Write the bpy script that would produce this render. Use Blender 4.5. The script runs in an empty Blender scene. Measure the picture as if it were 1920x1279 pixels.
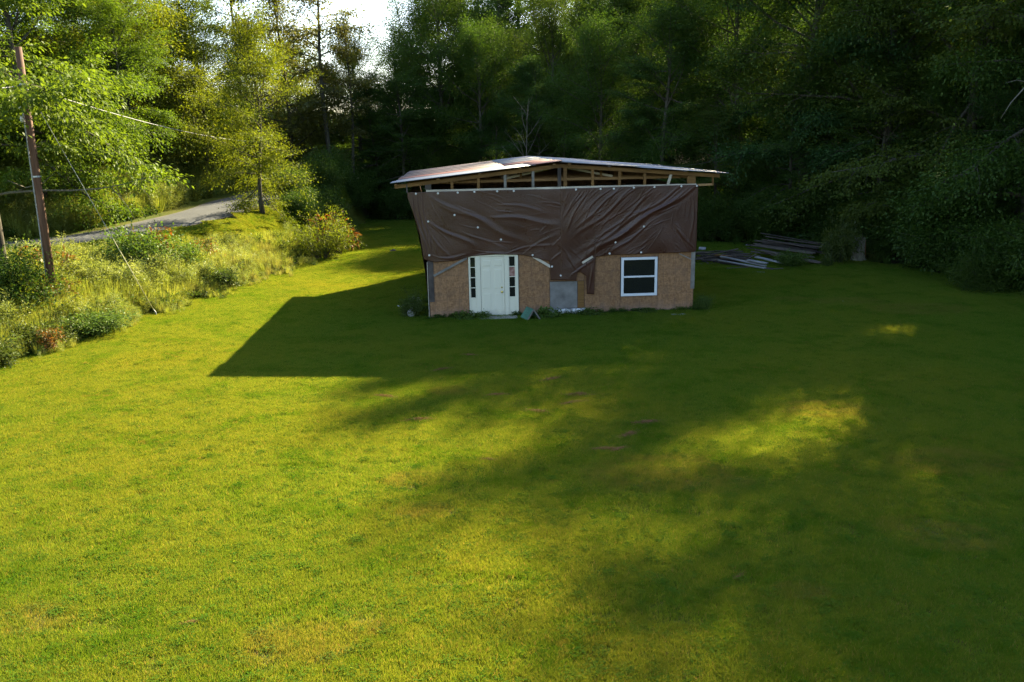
import bpy, bmesh, math, random
import numpy as np
from mathutils import Vector, Matrix

# ------------------------------------------------------------------ camera, sky, sun, exposure
scn = bpy.context.scene
COL = scn.collection
SUN_EL, SUN_AZ = math.radians(29.7), math.radians(30.6)      # azimuth clockwise from +Y

cd = bpy.data.cameras.new('camera'); cam = bpy.data.objects.new('camera', cd); COL.objects.link(cam)
cd.sensor_width = 36.0; cd.lens = 1596.0 / 1920.0 * 36.0
cd.clip_start = 0.1; cd.clip_end = 2000
cam.matrix_world = (Matrix.Translation((0, 0, 5.7)) @ Matrix.Rotation(math.radians(90) - math.atan(0.2337), 4, 'X')
                    @ Matrix.Rotation(-0.019, 4, 'Z'))
scn.camera = cam

w = bpy.data.worlds.new('World'); scn.world = w; w.use_nodes = True
nt = w.node_tree; bg = nt.nodes['Background']
sky = nt.nodes.new('ShaderNodeTexSky'); sky.sky_type = 'NISHITA'; sky.sun_disc = False
sky.sun_elevation = SUN_EL; sky.sun_rotation = SUN_AZ; sky.air_density = 1.0; sky.dust_density = 1.0; sky.ozone_density = 1.0
nt.links.new(sky.outputs[0], bg.inputs['Color']); bg.inputs['Strength'].default_value = 0.076

sd = bpy.data.lights.new('sun', 'SUN'); sun = bpy.data.objects.new('sun', sd); COL.objects.link(sun)
sd.energy = 5.0; sd.angle = math.radians(0.53); sd.color = (1.0, 0.86, 0.56)
sv = Vector((math.sin(SUN_AZ) * math.cos(SUN_EL), math.cos(SUN_AZ) * math.cos(SUN_EL), math.sin(SUN_EL)))
sun.rotation_euler = sv.to_track_quat('Z', 'Y').to_euler(); sun.location = (30, 50, 40)

scn.view_settings.view_transform = 'Standard'; scn.view_settings.look = 'None'
scn.view_settings.exposure = 2.55; scn.view_settings.gamma = 1.0; scn.view_settings.use_curve_mapping = False
scn.render.engine = 'CYCLES'
cy = scn.cycles
cy.max_bounces = 6; cy.diffuse_bounces = 3; cy.glossy_bounces = 2; cy.transmission_bounces = 4; cy.transparent_max_bounces = 4
cy.caustics_reflective = False; cy.caustics_refractive = False
cy.use_denoising = True; cy.denoiser = 'OPENIMAGEDENOISE'; cy.denoising_input_passes = 'RGB_ALBEDO_NORMAL'; cy.denoising_prefilter = 'NONE'
cy.sample_clamp_indirect = 4.0

# ------------------------------------------------------------------ helpers
def tag(o, label=None, cat=None, group=None, kind=None):
    if label: o['label'] = label
    if cat: o['category'] = cat
    if group: o['group'] = group
    if kind: o['kind'] = kind
    return o

def link(o, parent=None):
    COL.objects.link(o)
    if parent is not None: o.parent = parent
    return o

def empty(name, loc, rz=0.0):
    o = bpy.data.objects.new(name, None); COL.objects.link(o)
    o.empty_display_size = 0.2; o.location = loc; o.rotation_euler = (0, 0, rz)
    return o

def np_mesh(name, V, polys, mat=None, smooth=False, attrs=None):
    """V (n,3); polys = list of (m,k) int arrays; attrs {name: per-vertex float}"""
    me = bpy.data.meshes.new(name)
    V = np.asarray(V, np.float32)
    me.vertices.add(len(V)); me.vertices.foreach_set('co', V.ravel())
    polys = [np.asarray(p, np.int32) for p in polys if len(p)]
    idx = np.concatenate([p.ravel() for p in polys])
    tot = np.concatenate([np.full(len(p), p.shape[1], np.int32) for p in polys])
    st = np.concatenate([[0], np.cumsum(tot)[:-1]]).astype(np.int32)
    me.loops.add(len(idx)); me.loops.foreach_set('vertex_index', idx)
    me.polygons.add(len(tot)); me.polygons.foreach_set('loop_start', st)
    me.update(calc_edges=True)
    if smooth: me.polygons.foreach_set('use_smooth', np.ones(len(tot), bool))
    if attrs:
        for k, a in attrs.items():
            at = me.attributes.new(k, 'FLOAT', 'POINT'); at.data.foreach_set('value', np.asarray(a, np.float32))
    if mat: me.materials.append(mat)
    me.validate()
    return me

class MB:
    """collects simple shapes into one mesh"""
    def __init__(s): s.v = []; s.f = []
    def add(s, verts, faces):
        n = len(s.v); s.v += [tuple(p) for p in verts]; s.f += [tuple(i + n for i in f) for f in faces]; return s
    def box(s, x0, x1, y0, y1, z0, z1):
        P = [(x0,y0,z0),(x1,y0,z0),(x1,y1,z0),(x0,y1,z0),(x0,y0,z1),(x1,y0,z1),(x1,y1,z1),(x0,y1,z1)]
        return s.add(P, [(0,3,2,1),(4,5,6,7),(0,1,5,4),(1,2,6,5),(2,3,7,6),(3,0,4,7)])
    def bar(s, a, b, wd, dp, up=(0, 1, 0)):
        """box beam from a to b; wd across, dp along 'up'"""
        a, b, up = Vector(a), Vector(b), Vector(up)
        d = (b - a).normalized(); u = (up - d * up.dot(d)).normalized(); sdir = d.cross(u)
        P = []
        for p in (a, b):
            for i, j in ((-1,-1),(1,-1),(1,1),(-1,1)):
                P.append(p + sdir * (i * wd / 2) + u * (j * dp / 2))
        return s.add(P, [(0,3,2,1),(4,5,6,7),(0,1,5,4),(1,2,6,5),(2,3,7,6),(3,0,4,7)])
    def prism(s, pts, y0, y1):
        """outline in x,z extruded along y"""
        n = len(pts)
        P = [(x, y0, z) for x, z in pts] + [(x, y1, z) for x, z in pts]
        F = [tuple(range(n)), tuple(range(2*n-1, n-1, -1))] + [(i, i+n, (i+1) % n + n, (i+1) % n) for i in range(n)]
        return s.add(P, F)
    def tube(s, pts, rad, n=6, cap=True):
        pts = [Vector(p) for p in pts]; m = len(s.v); V = []
        if not hasattr(rad, '__len__'): rad = [rad] * len(pts)
        for i, p in enumerate(pts):
            d = (pts[min(i+1, len(pts)-1)] - pts[max(i-1, 0)]).normalized()
            u = d.cross(Vector((0.31, 0.17, 0.93)) if abs(d.z) < .9 else Vector((1, 0.1, 0))).normalized(); q = d.cross(u)
            for k in range(n):
                a = 2 * math.pi * k / n; V.append(p + (u * math.cos(a) + q * math.sin(a)) * rad[i])
        F = [(i*n+k, i*n+(k+1) % n, (i+1)*n+(k+1) % n, (i+1)*n+k) for i in range(len(pts)-1) for k in range(n)]
        if cap: F += [tuple(range(n-1, -1, -1)), tuple((len(pts)-1)*n + k for k in range(n))]
        return s.add(V, F)
    def mesh(s, name, mat, smooth=False, bevel=0.0):
        me = bpy.data.meshes.new(name); me.from_pydata(s.v, [], s.f)
        bm = bmesh.new(); bm.from_mesh(me)
        if bevel > 0:
            bmesh.ops.bevel(bm, geom=list(bm.edges), offset=bevel, segments=1, affect='EDGES', clamp_overlap=True)
        bmesh.ops.recalc_face_normals(bm, faces=bm.faces); bm.to_mesh(me); bm.free()
        if smooth:
            for p in me.polygons: p.use_smooth = True
        me.materials.append(mat); return me
    def build(s, name, mat, parent=None, smooth=False, bevel=0.0):
        o = bpy.data.objects.new(name, s.mesh(name, mat, smooth, bevel)); return link(o, parent)

def sstep(a, b, x):
    t = np.clip((x - a) / (b - a), 0, 1); return t * t * (3 - 2 * t)

# ------------------------------------------------------------------ material helpers
class NT:
    def __init__(s, name):
        s.m = bpy.data.materials.new(name); s.m.use_nodes = True; s.t = s.m.node_tree; s.t.nodes.clear()
        s.out = s.t.nodes.new('ShaderNodeOutputMaterial')
    def n(s, typ, **kw):
        nd = s.t.nodes.new('ShaderNode' + typ)
        for k, v in kw.items():
            if k.startswith('in_'):
                key = k[3:]; key = int(key) if key.isdigit() else key.replace('_', ' ')
                s.set(nd.inputs[key], v)
            else: setattr(nd, k, v)
        return nd
    def set(s, sock, v):
        if hasattr(v, 'is_output') or isinstance(v, bpy.types.NodeSocket): s.t.links.new(v, sock)
        elif isinstance(v, (tuple, list)) and len(v) == 3 and sock.type == 'RGBA': sock.default_value = (*v, 1)
        else: sock.default_value = v
    def mix(s, fac, a, b, blend='MIX'):
        nd = s.n('Mix', data_type='RGBA', blend_type=blend)
        s.set(nd.inputs[0], fac); s.set(nd.inputs[6], a); s.set(nd.inputs[7], b); return nd.outputs[2]
    def math(s, op, a, b=0.0, clamp=False):
        nd = s.n('Math', operation=op, use_clamp=clamp); s.set(nd.inputs[0], a); s.set(nd.inputs[1], b); return nd.outputs[0]
    def noise(s, scale, detail=3, vec=None, rough=0.55, dist=0.0):
        nd = s.n('TexNoise'); nd.inputs['Scale'].default_value = scale; nd.inputs['Detail'].default_value = detail
        nd.inputs['Roughness'].default_value = rough; nd.inputs['Distortion'].default_value = dist
        if vec is not None: s.set(nd.inputs['Vector'], vec)
        return nd.outputs['Fac']
    def ramp(s, fac, a, b):
        nd = s.n('MapRange', clamp=True); s.set(nd.inputs[0], fac); nd.inputs[1].default_value = a; nd.inputs[2].default_value = b; return nd.outputs[0]
    def pos(s): return s.n('NewGeometry').outputs['Position']
    def obj(s): return s.n('TexCoord').outputs['Object']
    def objrand(s): return s.n('ObjectInfo').outputs['Random']
    def attr(s, name): return s.n('Attribute', attribute_name=name).outputs['Fac']
    def scalev(s, vec, sc):
        nd = s.n('VectorMath', operation='MULTIPLY'); s.set(nd.inputs[0], vec); nd.inputs[1].default_value = sc; return nd.outputs[0]
    def bump(s, h, strength=0.3, dist=0.02):
        nd = s.n('Bump'); nd.inputs['Strength'].default_value = strength; nd.inputs['Distance'].default_value = dist
        s.set(nd.inputs['Height'], h); return nd.outputs[0]
    def pbr(s, color, rough=0.7, metal=0.0, spec=0.3, normal=None):
        p = s.n('BsdfPrincipled'); s.set(p.inputs['Base Color'], color); s.set(p.inputs['Roughness'], rough)
        s.set(p.inputs['Metallic'], metal); p.inputs['Specular IOR Level'].default_value = spec
        if normal is not None: s.set(p.inputs['Normal'], normal)
        s.t.links.new(p.outputs[0], s.out.inputs[0]); return s.m

def leaf_mat(name, c1, c2, c3=None, trans=0.45, gloss=0.05, tint=(1.15, 1.1, 0.55), big=0.25):
    """thin leaf: diffuse + translucent + a little sheen; colour varies per leaf, per plant and in patches"""
    t = NT(name)
    r = t.attr('rnd')
    col = t.mix(r, c1, c2)
    if c3: col = t.mix(t.ramp(t.objrand(), 0.35, 1.0), col, t.mix(0.6, col, c3))
    var = t.noise(0.6, 2, t.pos())
    hs = t.n('HueSaturation'); t.set(hs.inputs['Color'], col)
    t.set(hs.inputs['Value'], t.math('ADD', t.math('MULTIPLY', t.ramp(var, 0.25, 0.75), big * 2), 1.0 - big))
    col = hs.outputs[0]
    d = t.n('BsdfDiffuse'); t.set(d.inputs[0], col)
    tr = t.n('BsdfTranslucent'); t.set(tr.inputs[0], t.mix(1.0, col, tint, 'MULTIPLY'))
    m1 = t.n('MixShader'); m1.inputs[0].default_value = trans
    t.t.links.new(d.outputs[0], m1.inputs[1]); t.t.links.new(tr.outputs[0], m1.inputs[2])
    g = t.n('BsdfGlossy'); g.inputs['Roughness'].default_value = 0.5; t.set(g.inputs[0], (0.9, 0.95, 0.85))
    m2 = t.n('MixShader'); m2.inputs[0].default_value = gloss*.45
    t.t.links.new(m1.outputs[0], m2.inputs[1]); t.t.links.new(g.outputs[0], m2.inputs[2])
    t.t.links.new(m2.outputs[0], t.out.inputs[0]); return t.m

def wood_mat(name, c1, c2, scale=(3, 30, 30), rough=0.75, stain=0.3):
    t = NT(name); v = t.scalev(t.obj(), scale)
    g = t.noise(1.0, 4, v); s2 = t.noise(1.3, 3, t.pos())
    col = t.mix(t.ramp(g, .3, .7), c1, c2)
    hs = t.n('HueSaturation'); t.set(hs.inputs['Color'], col)
    t.set(hs.inputs['Value'], t.math('ADD', t.math('MULTIPLY', t.ramp(s2, .3, .7), stain * 2), 1 - stain))
    return t.pbr(hs.outputs[0], rough, normal=t.bump(g, .25, .006))

# ------------------------------------------------------------------ terrain
LAWN_Y = [-30, 10, 16, 22.3, 26, 29.5, 34.2, 39, 43, 47, 52, 58, 64, 90]
LAWN_X = [-17, -15.6, -14.7, -13.7, -13.0, -12.3, -11.3, -10.3, -9.9, -9.9, -10.4, -10.9, -11.0, -9.5]
ROAD = np.array([(-70, 24, 1.2), (-40, 31, 1.45), (-28, 34.6, 1.6), (-20.6, 37.4, 1.75), (-17.9, 40.0, 1.95), (-16.3, 43.6, 2.2),
                 (-15.5, 48, 2.5), (-15.2, 54, 2.75), (-14.9, 62, 2.95), (-15.1, 70, 3.2), (-17, 80, 3.6), (-22, 95, 4)], float)
EDGE = np.array([(-14, 66), (-5, 65), (3, 60), (8.5, 50.5), (13.5, 44.0), (16.6, 38.5), (18.6, 30), (19.6, 20), (20, 0), (20, -30)], float)

def densify(P, step=0.5):
    # Catmull-Rom through the points
    out = []
    for i in range(len(P) - 1):
        p0, p1, p2, p3 = P[max(i-1, 0)], P[i], P[i+1], P[min(i+2, len(P)-1)]
        n = max(2, int(np.linalg.norm(p2[:2] - p1[:2]) / step))
        for k in range(n):
            t = k / n
            out.append(.5 * ((2*p1) + (-p0+p2)*t + (2*p0-5*p1+4*p2-p3)*t*t + (-p0+3*p1-3*p2+p3)*t**3))
    out.append(P[-1]); return np.array(out)
ROADD = densify(ROAD, 0.6)
EDGED = densify(EDGE, 1.0)

def polydist(X, Y, P, chunk=20000):
    """distance, index of nearest sample and side (+ = left of travel) to a dense polyline"""
    X = np.ravel(X); Y = np.ravel(Y); D = np.empty(len(X)); I = np.empty(len(X), int)
    for a in range(0, len(X), chunk):
        dx = X[a:a+chunk, None] - P[None, :, 0]; dy = Y[a:a+chunk, None] - P[None, :, 1]
        d2 = dx*dx + dy*dy; i = d2.argmin(1); I[a:a+chunk] = i; D[a:a+chunk] = np.sqrt(d2[np.arange(len(i)), i])
    T = np.gradient(P[:, :2], axis=0)[I]
    side = np.sign(T[:, 0] * (Y - P[I, 1]) - T[:, 1] * (X - P[I, 0]))
    return D, I, side

def terrain(X, Y):
    X = np.asarray(X, float); Y = np.asarray(Y, float); sh = X.shape
    x, y = X.ravel(), Y.ravel()
    base = 0.03*np.sin(x*.35+1.0)*np.cos(y*.22) + 0.006*np.sin(x*.9+y*.7)*np.sin(y*.55)
    base *= sstep(2, 7, np.hypot(x-1.5, y-30))                       # level pad round the house
    xe = np.interp(y, LAWN_Y, LAWN_X); s = np.clip(xe - x, 0, None)
    dr, ir, side = polydist(x, y, ROADD)
    zr = ROADD[ir, 2]
    out = np.clip(dr - 2.5, 0, None)
    t = s / (s + out + 1e-6)
    bank = zr * sstep(0, 1, t)
    beyond = zr + np.minimum(0.55*np.clip(dr - 3.0, 0, None), 13) * sstep(78, 50, y)
    zl = np.where(side > 0, beyond, bank); zl = np.where(dr < 2.6, zr, zl)
    zl = np.where((s > 0) | (side > 0), zl, 0)
    de, ie, se = polydist(x, y, EDGED)
    hill = np.where(se > 0, 0.22*np.clip(de - 2.5, 0, None), 0)
    hill = np.minimum(hill, 10) * sstep(-13, 2, x)
    z = np.maximum(base, 0) * 0 + base
    z = np.where((s > 0) | (side > 0), zl + base*.3, z)
    z = np.maximum(z, hill + base)
    far = sstep(95, 140, np.hypot(x, y-20))
    z = z*(1-far) + far*np.maximum(z*0.8, 4)
    return z.reshape(sh)

def zt(x, y): return float(terrain(np.array([x]), np.array([y]))[0])

def axis(lo, hi, a, b, fine, coarse):
    L = [a]
    while L[-1] < b: L.append(L[-1] + fine)
    st = fine
    R = [L[-1]]
    while R[-1] < hi: st = min(st*1.18, coarse); R.append(R[-1] + st)
    st = fine; Q = [a]
    while Q[-1] > lo: st = min(st*1.18, coarse); Q.append(Q[-1] - st)
    return np.array(Q[::-1][:-1] + L + R[1:])
gx = axis(-420, 420, -24, 24, 0.45, 25); gy = axis(-200, 700, 4, 72, 0.45, 25)
GX, GY = np.meshgrid(gx, gy); GZ = terrain(GX, GY)
nx, ny = len(gx), len(gy)
ii = (np.arange(ny-1)[:, None]*nx + np.arange(nx-1)[None]).ravel()
quads = np.stack([ii, ii+1, ii+nx+1, ii+nx], 1)
fx, fy = GX.ravel(), GY.ravel()
de, _, se = polydist(fx, fy, EDGED); s_ = np.interp(fy, LAWN_Y, LAWN_X) - fx
drd, ird, sid = polydist(fx, fy, ROADD)
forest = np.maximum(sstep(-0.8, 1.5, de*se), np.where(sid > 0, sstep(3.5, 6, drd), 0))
bankm = np.where(sid <= 0, sstep(0, 1.2, s_) * sstep(2.6, 5.2, drd), 0) * (1-forest)

# worn, dry places in the lawn (x, y, radius)
WORN = [(6.34, 11.31, 0.7), (5.86, 11.77, 0.45), (2.54, 14.05, 1.3), (3.31, 13.53, 0.7), (10.21, 30.17, 0.8), (11.9, 29.57, 1.2), (13.58, 27.92, 1.6), (-1.41, 12.56, 0.5), (-1.72, 13.9, 0.6), (-1.72, 9.11, 0.5), (-2.57, 8.92, 0.7), (-6.04, 9.55, 0.6), (-1.4, 19.24, 0.6), (3.64, 9.91, 0.35), (7.71, 14.17, 1.0), (6.57, 17.32, 0.9)]
def worn_mask(t, p):
    nz = t.noise(2.6, 4, p, .65); tot = None
    for x, y, rad in WORN:
        dv = t.n('VectorMath', operation='SUBTRACT'); t.set(dv.inputs[0], p); dv.inputs[1].default_value = (x, y, 0)
        ml = t.n('VectorMath', operation='MULTIPLY'); t.set(ml.inputs[0], dv.outputs[0]); ml.inputs[1].default_value = (.62/rad, 1/rad, 0)
        ln = t.n('VectorMath', operation='LENGTH'); t.set(ln.inputs[0], ml.outputs[0])
        k = t.math('SUBTRACT', 1.0, ln.outputs['Value'], True); tot = k if tot is None else t.math('MAXIMUM', tot, k)
    return t.ramp(t.math('MULTIPLY', t.math('MINIMUM', t.math('MULTIPLY', tot, 2.2), 1.0), nz), .30, .62)
def ground_mat():
    t = NT('ground_soil_and_thatch'); p = t.pos()
    n1 = t.noise(0.35, 3, p); n2 = t.noise(6, 3, p); n3 = t.noise(40, 2, p)
    lawn = t.mix(t.ramp(n1, .35, .65), (.050, .075, .006), (.085, .085, .008))
    lawn = t.mix(t.ramp(n2, .55, .75), lawn, (.085, .060, .028))
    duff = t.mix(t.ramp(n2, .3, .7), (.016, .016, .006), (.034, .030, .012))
    bank = t.mix(t.ramp(n2, .3, .7), (.030, .035, .010), (.06, .055, .02))
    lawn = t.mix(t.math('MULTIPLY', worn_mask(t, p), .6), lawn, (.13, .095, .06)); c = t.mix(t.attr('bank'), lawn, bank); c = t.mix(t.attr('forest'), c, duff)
    return t.pbr(c, .95, spec=.1, normal=t.bump(t.math('ADD', n2, n3), .5, .03))
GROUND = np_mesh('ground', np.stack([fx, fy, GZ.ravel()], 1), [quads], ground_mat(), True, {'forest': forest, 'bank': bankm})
tag(link(bpy.data.objects.new('ground', GROUND)), kind='structure')

# road: a sheet riding on the embankment, thin cracked asphalt
def road_mat():
    t = NT('worn_asphalt'); p = t.pos()
    a = t.noise(1.1, 4, p); b = t.noise(60, 2, p); e = t.attr('edge')
    c = t.mix(t.ramp(a, .3, .7), (.046, .050, .056), (.074, .079, .086)); c = t.mix(t.math('MULTIPLY', b, .5), c, (.098, .102, .106))
    c = t.mix(t.ramp(t.math('ADD', e, t.math('MULTIPLY', a, .5)), 1.05, 1.3), c, (.10, .09, .07))
    return t.pbr(c, .85, spec=.25, normal=t.bump(b, .3, .01))
T = np.gradient(ROADD[:, :2], axis=0); T /= np.linalg.norm(T, axis=1)[:, None]; N = np.stack([-T[:, 1], T[:, 0]], 1)
rv, ra = [], []
offs = [-2.0, -1.8, -.95, 0, .95, 1.8, 2.0]
for k, o in enumerate(offs):
    wob = 0.12*np.sin(np.arange(len(ROADD))*.55 + k) if k in (0, 6) else 0
    q = ROADD[:, :2] + N * (o + (wob if k in (0, 6) else 0))[..., None] if k in (0, 6) else ROADD[:, :2] + N*o
    rv.append(np.column_stack([q, ROADD[:, 2] + .035 + .04*(1-(o/2.0)**2)])); ra.append(np.full(len(q), abs(o)/2.0))
m = len(ROADD); V = np.concatenate(rv); q = np.concatenate([np.stack([np.arange(m-1)+k*m, np.arange(1, m)+k*m, np.arange(1, m)+(k+1)*m, np.arange(m-1)+(k+1)*m], 1) for k in range(6)])
tag(link(bpy.data.objects.new('road', np_mesh('road', V, [q[:, ::-1]], road_mat(), True, {'edge': np.concatenate(ra)}))), kind='structure')

# ------------------------------------------------------------------ scatter by geometry nodes (stuff only)
def scatter(name, meshes, P, rz, sc, idx, tilt=None):
    src = bpy.data.collections.new(name + '_sources')
    for k, me in enumerate(meshes):
        src.objects.link(bpy.data.objects.new('%s_%02d' % (name, k), me))
    me = bpy.data.meshes.new(name); me.vertices.add(len(P)); me.vertices.foreach_set('co', np.asarray(P, np.float32).ravel())
    rot = np.zeros((len(P), 3), np.float32); rot[:, 2] = rz
    if tilt is not None: rot[:, :2] = tilt
    a = me.attributes.new('rot', 'FLOAT_VECTOR', 'POINT'); a.data.foreach_set('vector', rot.ravel())
    a = me.attributes.new('sc', 'FLOAT_VECTOR', 'POINT'); a.data.foreach_set('vector', np.asarray(sc, np.float32).ravel())
    a = me.attributes.new('idx', 'INT', 'POINT'); a.data.foreach_set('value', np.asarray(idx, np.int32))
    o = link(bpy.data.objects.new(name, me))
    ng = bpy.data.node_groups.new(name, 'GeometryNodeTree')
    ng.interface.new_socket('Geometry', in_out='INPUT', socket_type='NodeSocketGeometry')
    ng.interface.new_socket('Geometry', in_out='OUTPUT', socket_type='NodeSocketGeometry')
    N = ng.nodes; gi = N.new('NodeGroupInput'); go = N.new('NodeGroupOutput')
    ip = N.new('GeometryNodeInstanceOnPoints'); ci = N.new('GeometryNodeCollectionInfo')
    ci.inputs['Collection'].default_value = src; ci.inputs['Separate Children'].default_value = True; ci.inputs['Reset Children'].default_value = True
    def at(nm, ty):
        d = N.new('GeometryNodeInputNamedAttribute'); d.data_type = ty; d.inputs['Name'].default_value = nm; return d.outputs[0]
    L = ng.links
    L.new(gi.outputs[0], ip.inputs['Points']); L.new(ci.outputs[0], ip.inputs['Instance']); ip.inputs['Pick Instance'].default_value = True
    L.new(at('idx', 'INT'), ip.inputs['Instance Index']); L.new(at('rot', 'FLOAT_VECTOR'), ip.inputs['Rotation']); L.new(at('sc', 'FLOAT_VECTOR'), ip.inputs['Scale'])
    L.new(ip.outputs[0], go.inputs[0])
    md = o.modifiers.new('scatter', 'NODES'); md.node_group = ng
    return o

# ------------------------------------------------------------------ plant geometry
def leaves(C, D, Nn, L, W):
    """kite-shaped folded leaves: base point C, direction D, normal Nn, length L, width W -> verts, quads"""
    D = D / (np.linalg.norm(D, axis=1)[:, None] + 1e-9)
    S = np.cross(D, Nn); S /= (np.linalg.norm(S, axis=1)[:, None] + 1e-9); U = np.cross(S, D)
    L = np.asarray(L)[:, None]; W = np.asarray(W)[:, None]
    mid = C + D*L*.42
    a = C; b = mid + S*W*.5 + U*W*.12; c = C + D*L - U*L*.10; d = mid - S*W*.5 + U*W*.12
    V = np.stack([a, b, c, d], 1).reshape(-1, 3)
    return V, np.arange(len(C)*4, dtype=np.int32).reshape(-1, 4)

def unit(v): return v / (np.linalg.norm(v) + 1e-9)

class Tree:
    def __init__(s, seed): s.r = np.random.default_rng(seed); s.wood = MB(); s.C = []; s.D = []; s.N = []; s.L = []; s.W = []
    def spray(s, pts, n, spread, L, W, droop=.3, flat=.5):
        """n leaves hung along the polyline pts"""
        r = s.r; P = np.array(pts); t = r.random(n)**.8 * (len(P)-1); i = np.minimum(t.astype(int), len(P)-2); f = (t - i)[:, None]
        base = P[i]*(1-f) + P[i+1]*f; ax = P[i+1]-P[i]; ax /= np.linalg.norm(ax, axis=1)[:, None] + 1e-9
        off = r.normal(size=(n, 3)) * np.array([1, 1, flat]) * spread
        C = base + off
        D = ax*.5 + off/(spread+1e-6)*.5 + r.normal(size=(n, 3))*.35; D[:, 2] -= droop
        Nn = r.normal(size=(n, 3))*.45; Nn[:, 2] += 1
        s.C.append(C); s.D.append(D); s.N.append(Nn); k = .65 + .7*r.random(n); s.L.append(L*k); s.W.append(W*k)
    def crown_mesh(s, name, mat):
        V, Q = leaves(np.concatenate(s.C), np.concatenate(s.D), np.concatenate(s.N), np.concatenate(s.L), np.concatenate(s.W))
        rnd = np.repeat(s.r.random(len(Q)), 4)
        return np_mesh(name, V, [Q], mat, False, {'rnd': rnd})

def broadleaf(seed, H=16, tr=.22, base=.18, R=4.3, nb=36, nsub=9, nl=70, L=.19, W=.11, spread=.28, droop=.3, top=.55, sway=.6, lift=.55,
              prof=None, forks=0, minlen=.9, flat=.45, subw=True, irr=.34):
    """one tree of height H: trunk with limbs, and leaves hung in sprays on the twigs"""
    t = Tree(seed); r = t.r
    ts = np.linspace(0, 1, 12)
    a, b = r.random(2)*6.28
    def trunk(h, ph=0):
        return np.array([sway*math.sin(h*2.6+a)*h*.5 + sway*.25*math.sin(h*7+b), sway*math.cos(h*2.2+b)*h*.5 - sway*.5*math.cos(b)*h*.3, h*H])
    T0 = [trunk(h) - trunk(0) for h in ts]
    t.wood.tube(T0[:-1], [tr*(1-.92*h)*(1.35 if h == 0 else 1) + .008 for h in ts[:-1]], 8)
    prof = prof or (lambda u: (math.sin(math.pi*min(1, (u*.74+.14)))**.7))
    for i in range(nb):
        u = (i + r.random()) / nb; h = base + (.9-base)*u**.95
        az = i*2.39996 + r.normal()*.8
        ln = max(minlen, R*prof(u)*(.52+.72*r.random())); el = lift*(u**1.2)*1.6 - .05 + r.normal()*irr
        d = np.array([math.cos(az)*math.cos(el), math.sin(az)*math.cos(el), math.sin(el)])
        p = trunk(h) - trunk(0); pts = [p.copy()]; nseg = 6
        for k in range(nseg):
            d = d + r.normal(size=3)*.10; d[2] += .05 if u > .5 else -.045 - .05*droop; d = unit(d); p = p + d*ln/nseg; pts.append(p.copy())
        r0 = max(.018, tr*.42*(1-h*.75)*min(1, ln/R+.3))
        t.wood.tube(pts, [r0*(1-.85*k/nseg)+.006 for k in range(nseg+1)], 5, False)
        n2 = max(4, int(nsub*ln/R + 1))
        for j in range(n2):
            f = .22 + .78*(j + r.random())/n2; x = f*nseg; k = min(int(x), nseg-1); q = pts[k] + (pts[k+1]-pts[k])*(x-k)
            ax = unit(pts[k+1]-pts[k]); sdv = unit(np.cross(ax, [0, 0, 1])); sg = 1 if j % 2 else -1
            dd = unit(ax*(.65+.3*r.random()) + sdv*sg*(.55+.5*r.random()) + np.array([0, 0, r.normal()*.22 + .08]))
            sl = ln*(.22+.26*r.random())*(1.1-.45*f) + .28
            sp = [q]; e = dd.copy(); pp = q.copy()
            for k2 in range(3):
                e = unit(e + r.normal(size=3)*.16 + np.array([0, 0, -.06-.1*droop])); pp = pp + e*sl/3; sp.append(pp.copy())
            if subw: t.wood.tube(sp, [max(.005, r0*.3), max(.004, r0*.2), .004, .003], 3, False)
            t.spray(sp, int(nl*(.5+.9*r.random())*(1.12-.5*u)), spread*(.7+.6*r.random()), L, W, droop, flat)
        t.spray(pts[nseg-2:], int(nl*.6), spread*.8, L, W, droop, flat)
    return t

BARK = None
def bark_mat(name, c1, c2):
    t = NT(name); v = t.scalev(t.obj(), (6, 6, 1.2)); a = t.noise(2.2, 4, v); b = t.noise(.8, 2, t.pos())
    return t.pbr(t.mix(t.ramp(a, .3, .7), c1, t.mix(b, c2, (c2[0]*.8, c2[1]*.95, c2[2]*.7))), .9, spec=.15, normal=t.bump(a, .7, .03))
BARK = bark_mat('rough_bark', (.035, .028, .022), (.11, .095, .075))
PALE = bark_mat('pale_bark', (.14, .125, .105), (.27, .25, .215))
GREYB = bark_mat('dead_wood_bark', (.10, .085, .07), (.19, .165, .135))

LF = {
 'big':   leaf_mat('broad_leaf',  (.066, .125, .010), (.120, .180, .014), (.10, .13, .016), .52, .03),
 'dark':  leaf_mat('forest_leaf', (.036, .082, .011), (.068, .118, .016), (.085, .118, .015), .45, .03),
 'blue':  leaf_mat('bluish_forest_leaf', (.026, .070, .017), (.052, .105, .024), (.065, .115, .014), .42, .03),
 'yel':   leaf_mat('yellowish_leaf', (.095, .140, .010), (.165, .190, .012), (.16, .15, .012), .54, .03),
 'hem':   leaf_mat('hemlock_leaf', (.028, .066, .013), (.066, .112, .015), (.10, .11, .014), .42, .02),
 'gold':  leaf_mat('gap_tree_leaf', (.085, .100, .018), (.150, .145, .028), None, .55, .06),
 'shrub': leaf_mat('shrub_leaf',  (.045, .078, .012), (.085, .120, .018), (.09, .10, .02), .44, .04),
 'lush':  leaf_mat('glossy_shrub_leaf',  (.060, .115, .018), (.105, .165, .024), None, .40, .04),
 'red':   leaf_mat('rusty_sumac_leaf',  (.10, .10, .018), (.24, .085, .022), (.12, .12, .02), .45, .05, (1.2, .8, .5)),
 'grey':  leaf_mat('grey_green_weed', (.17, .22, .055), (.29, .33, .09), (.27, .28, .09), .45, .05),
}

def variant(name, tree, leafm, bark=None):
    return (tree.wood.mesh(name + '_trunk', bark or BARK, True), tree.crown_mesh(name + '_crown', leafm))

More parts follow.
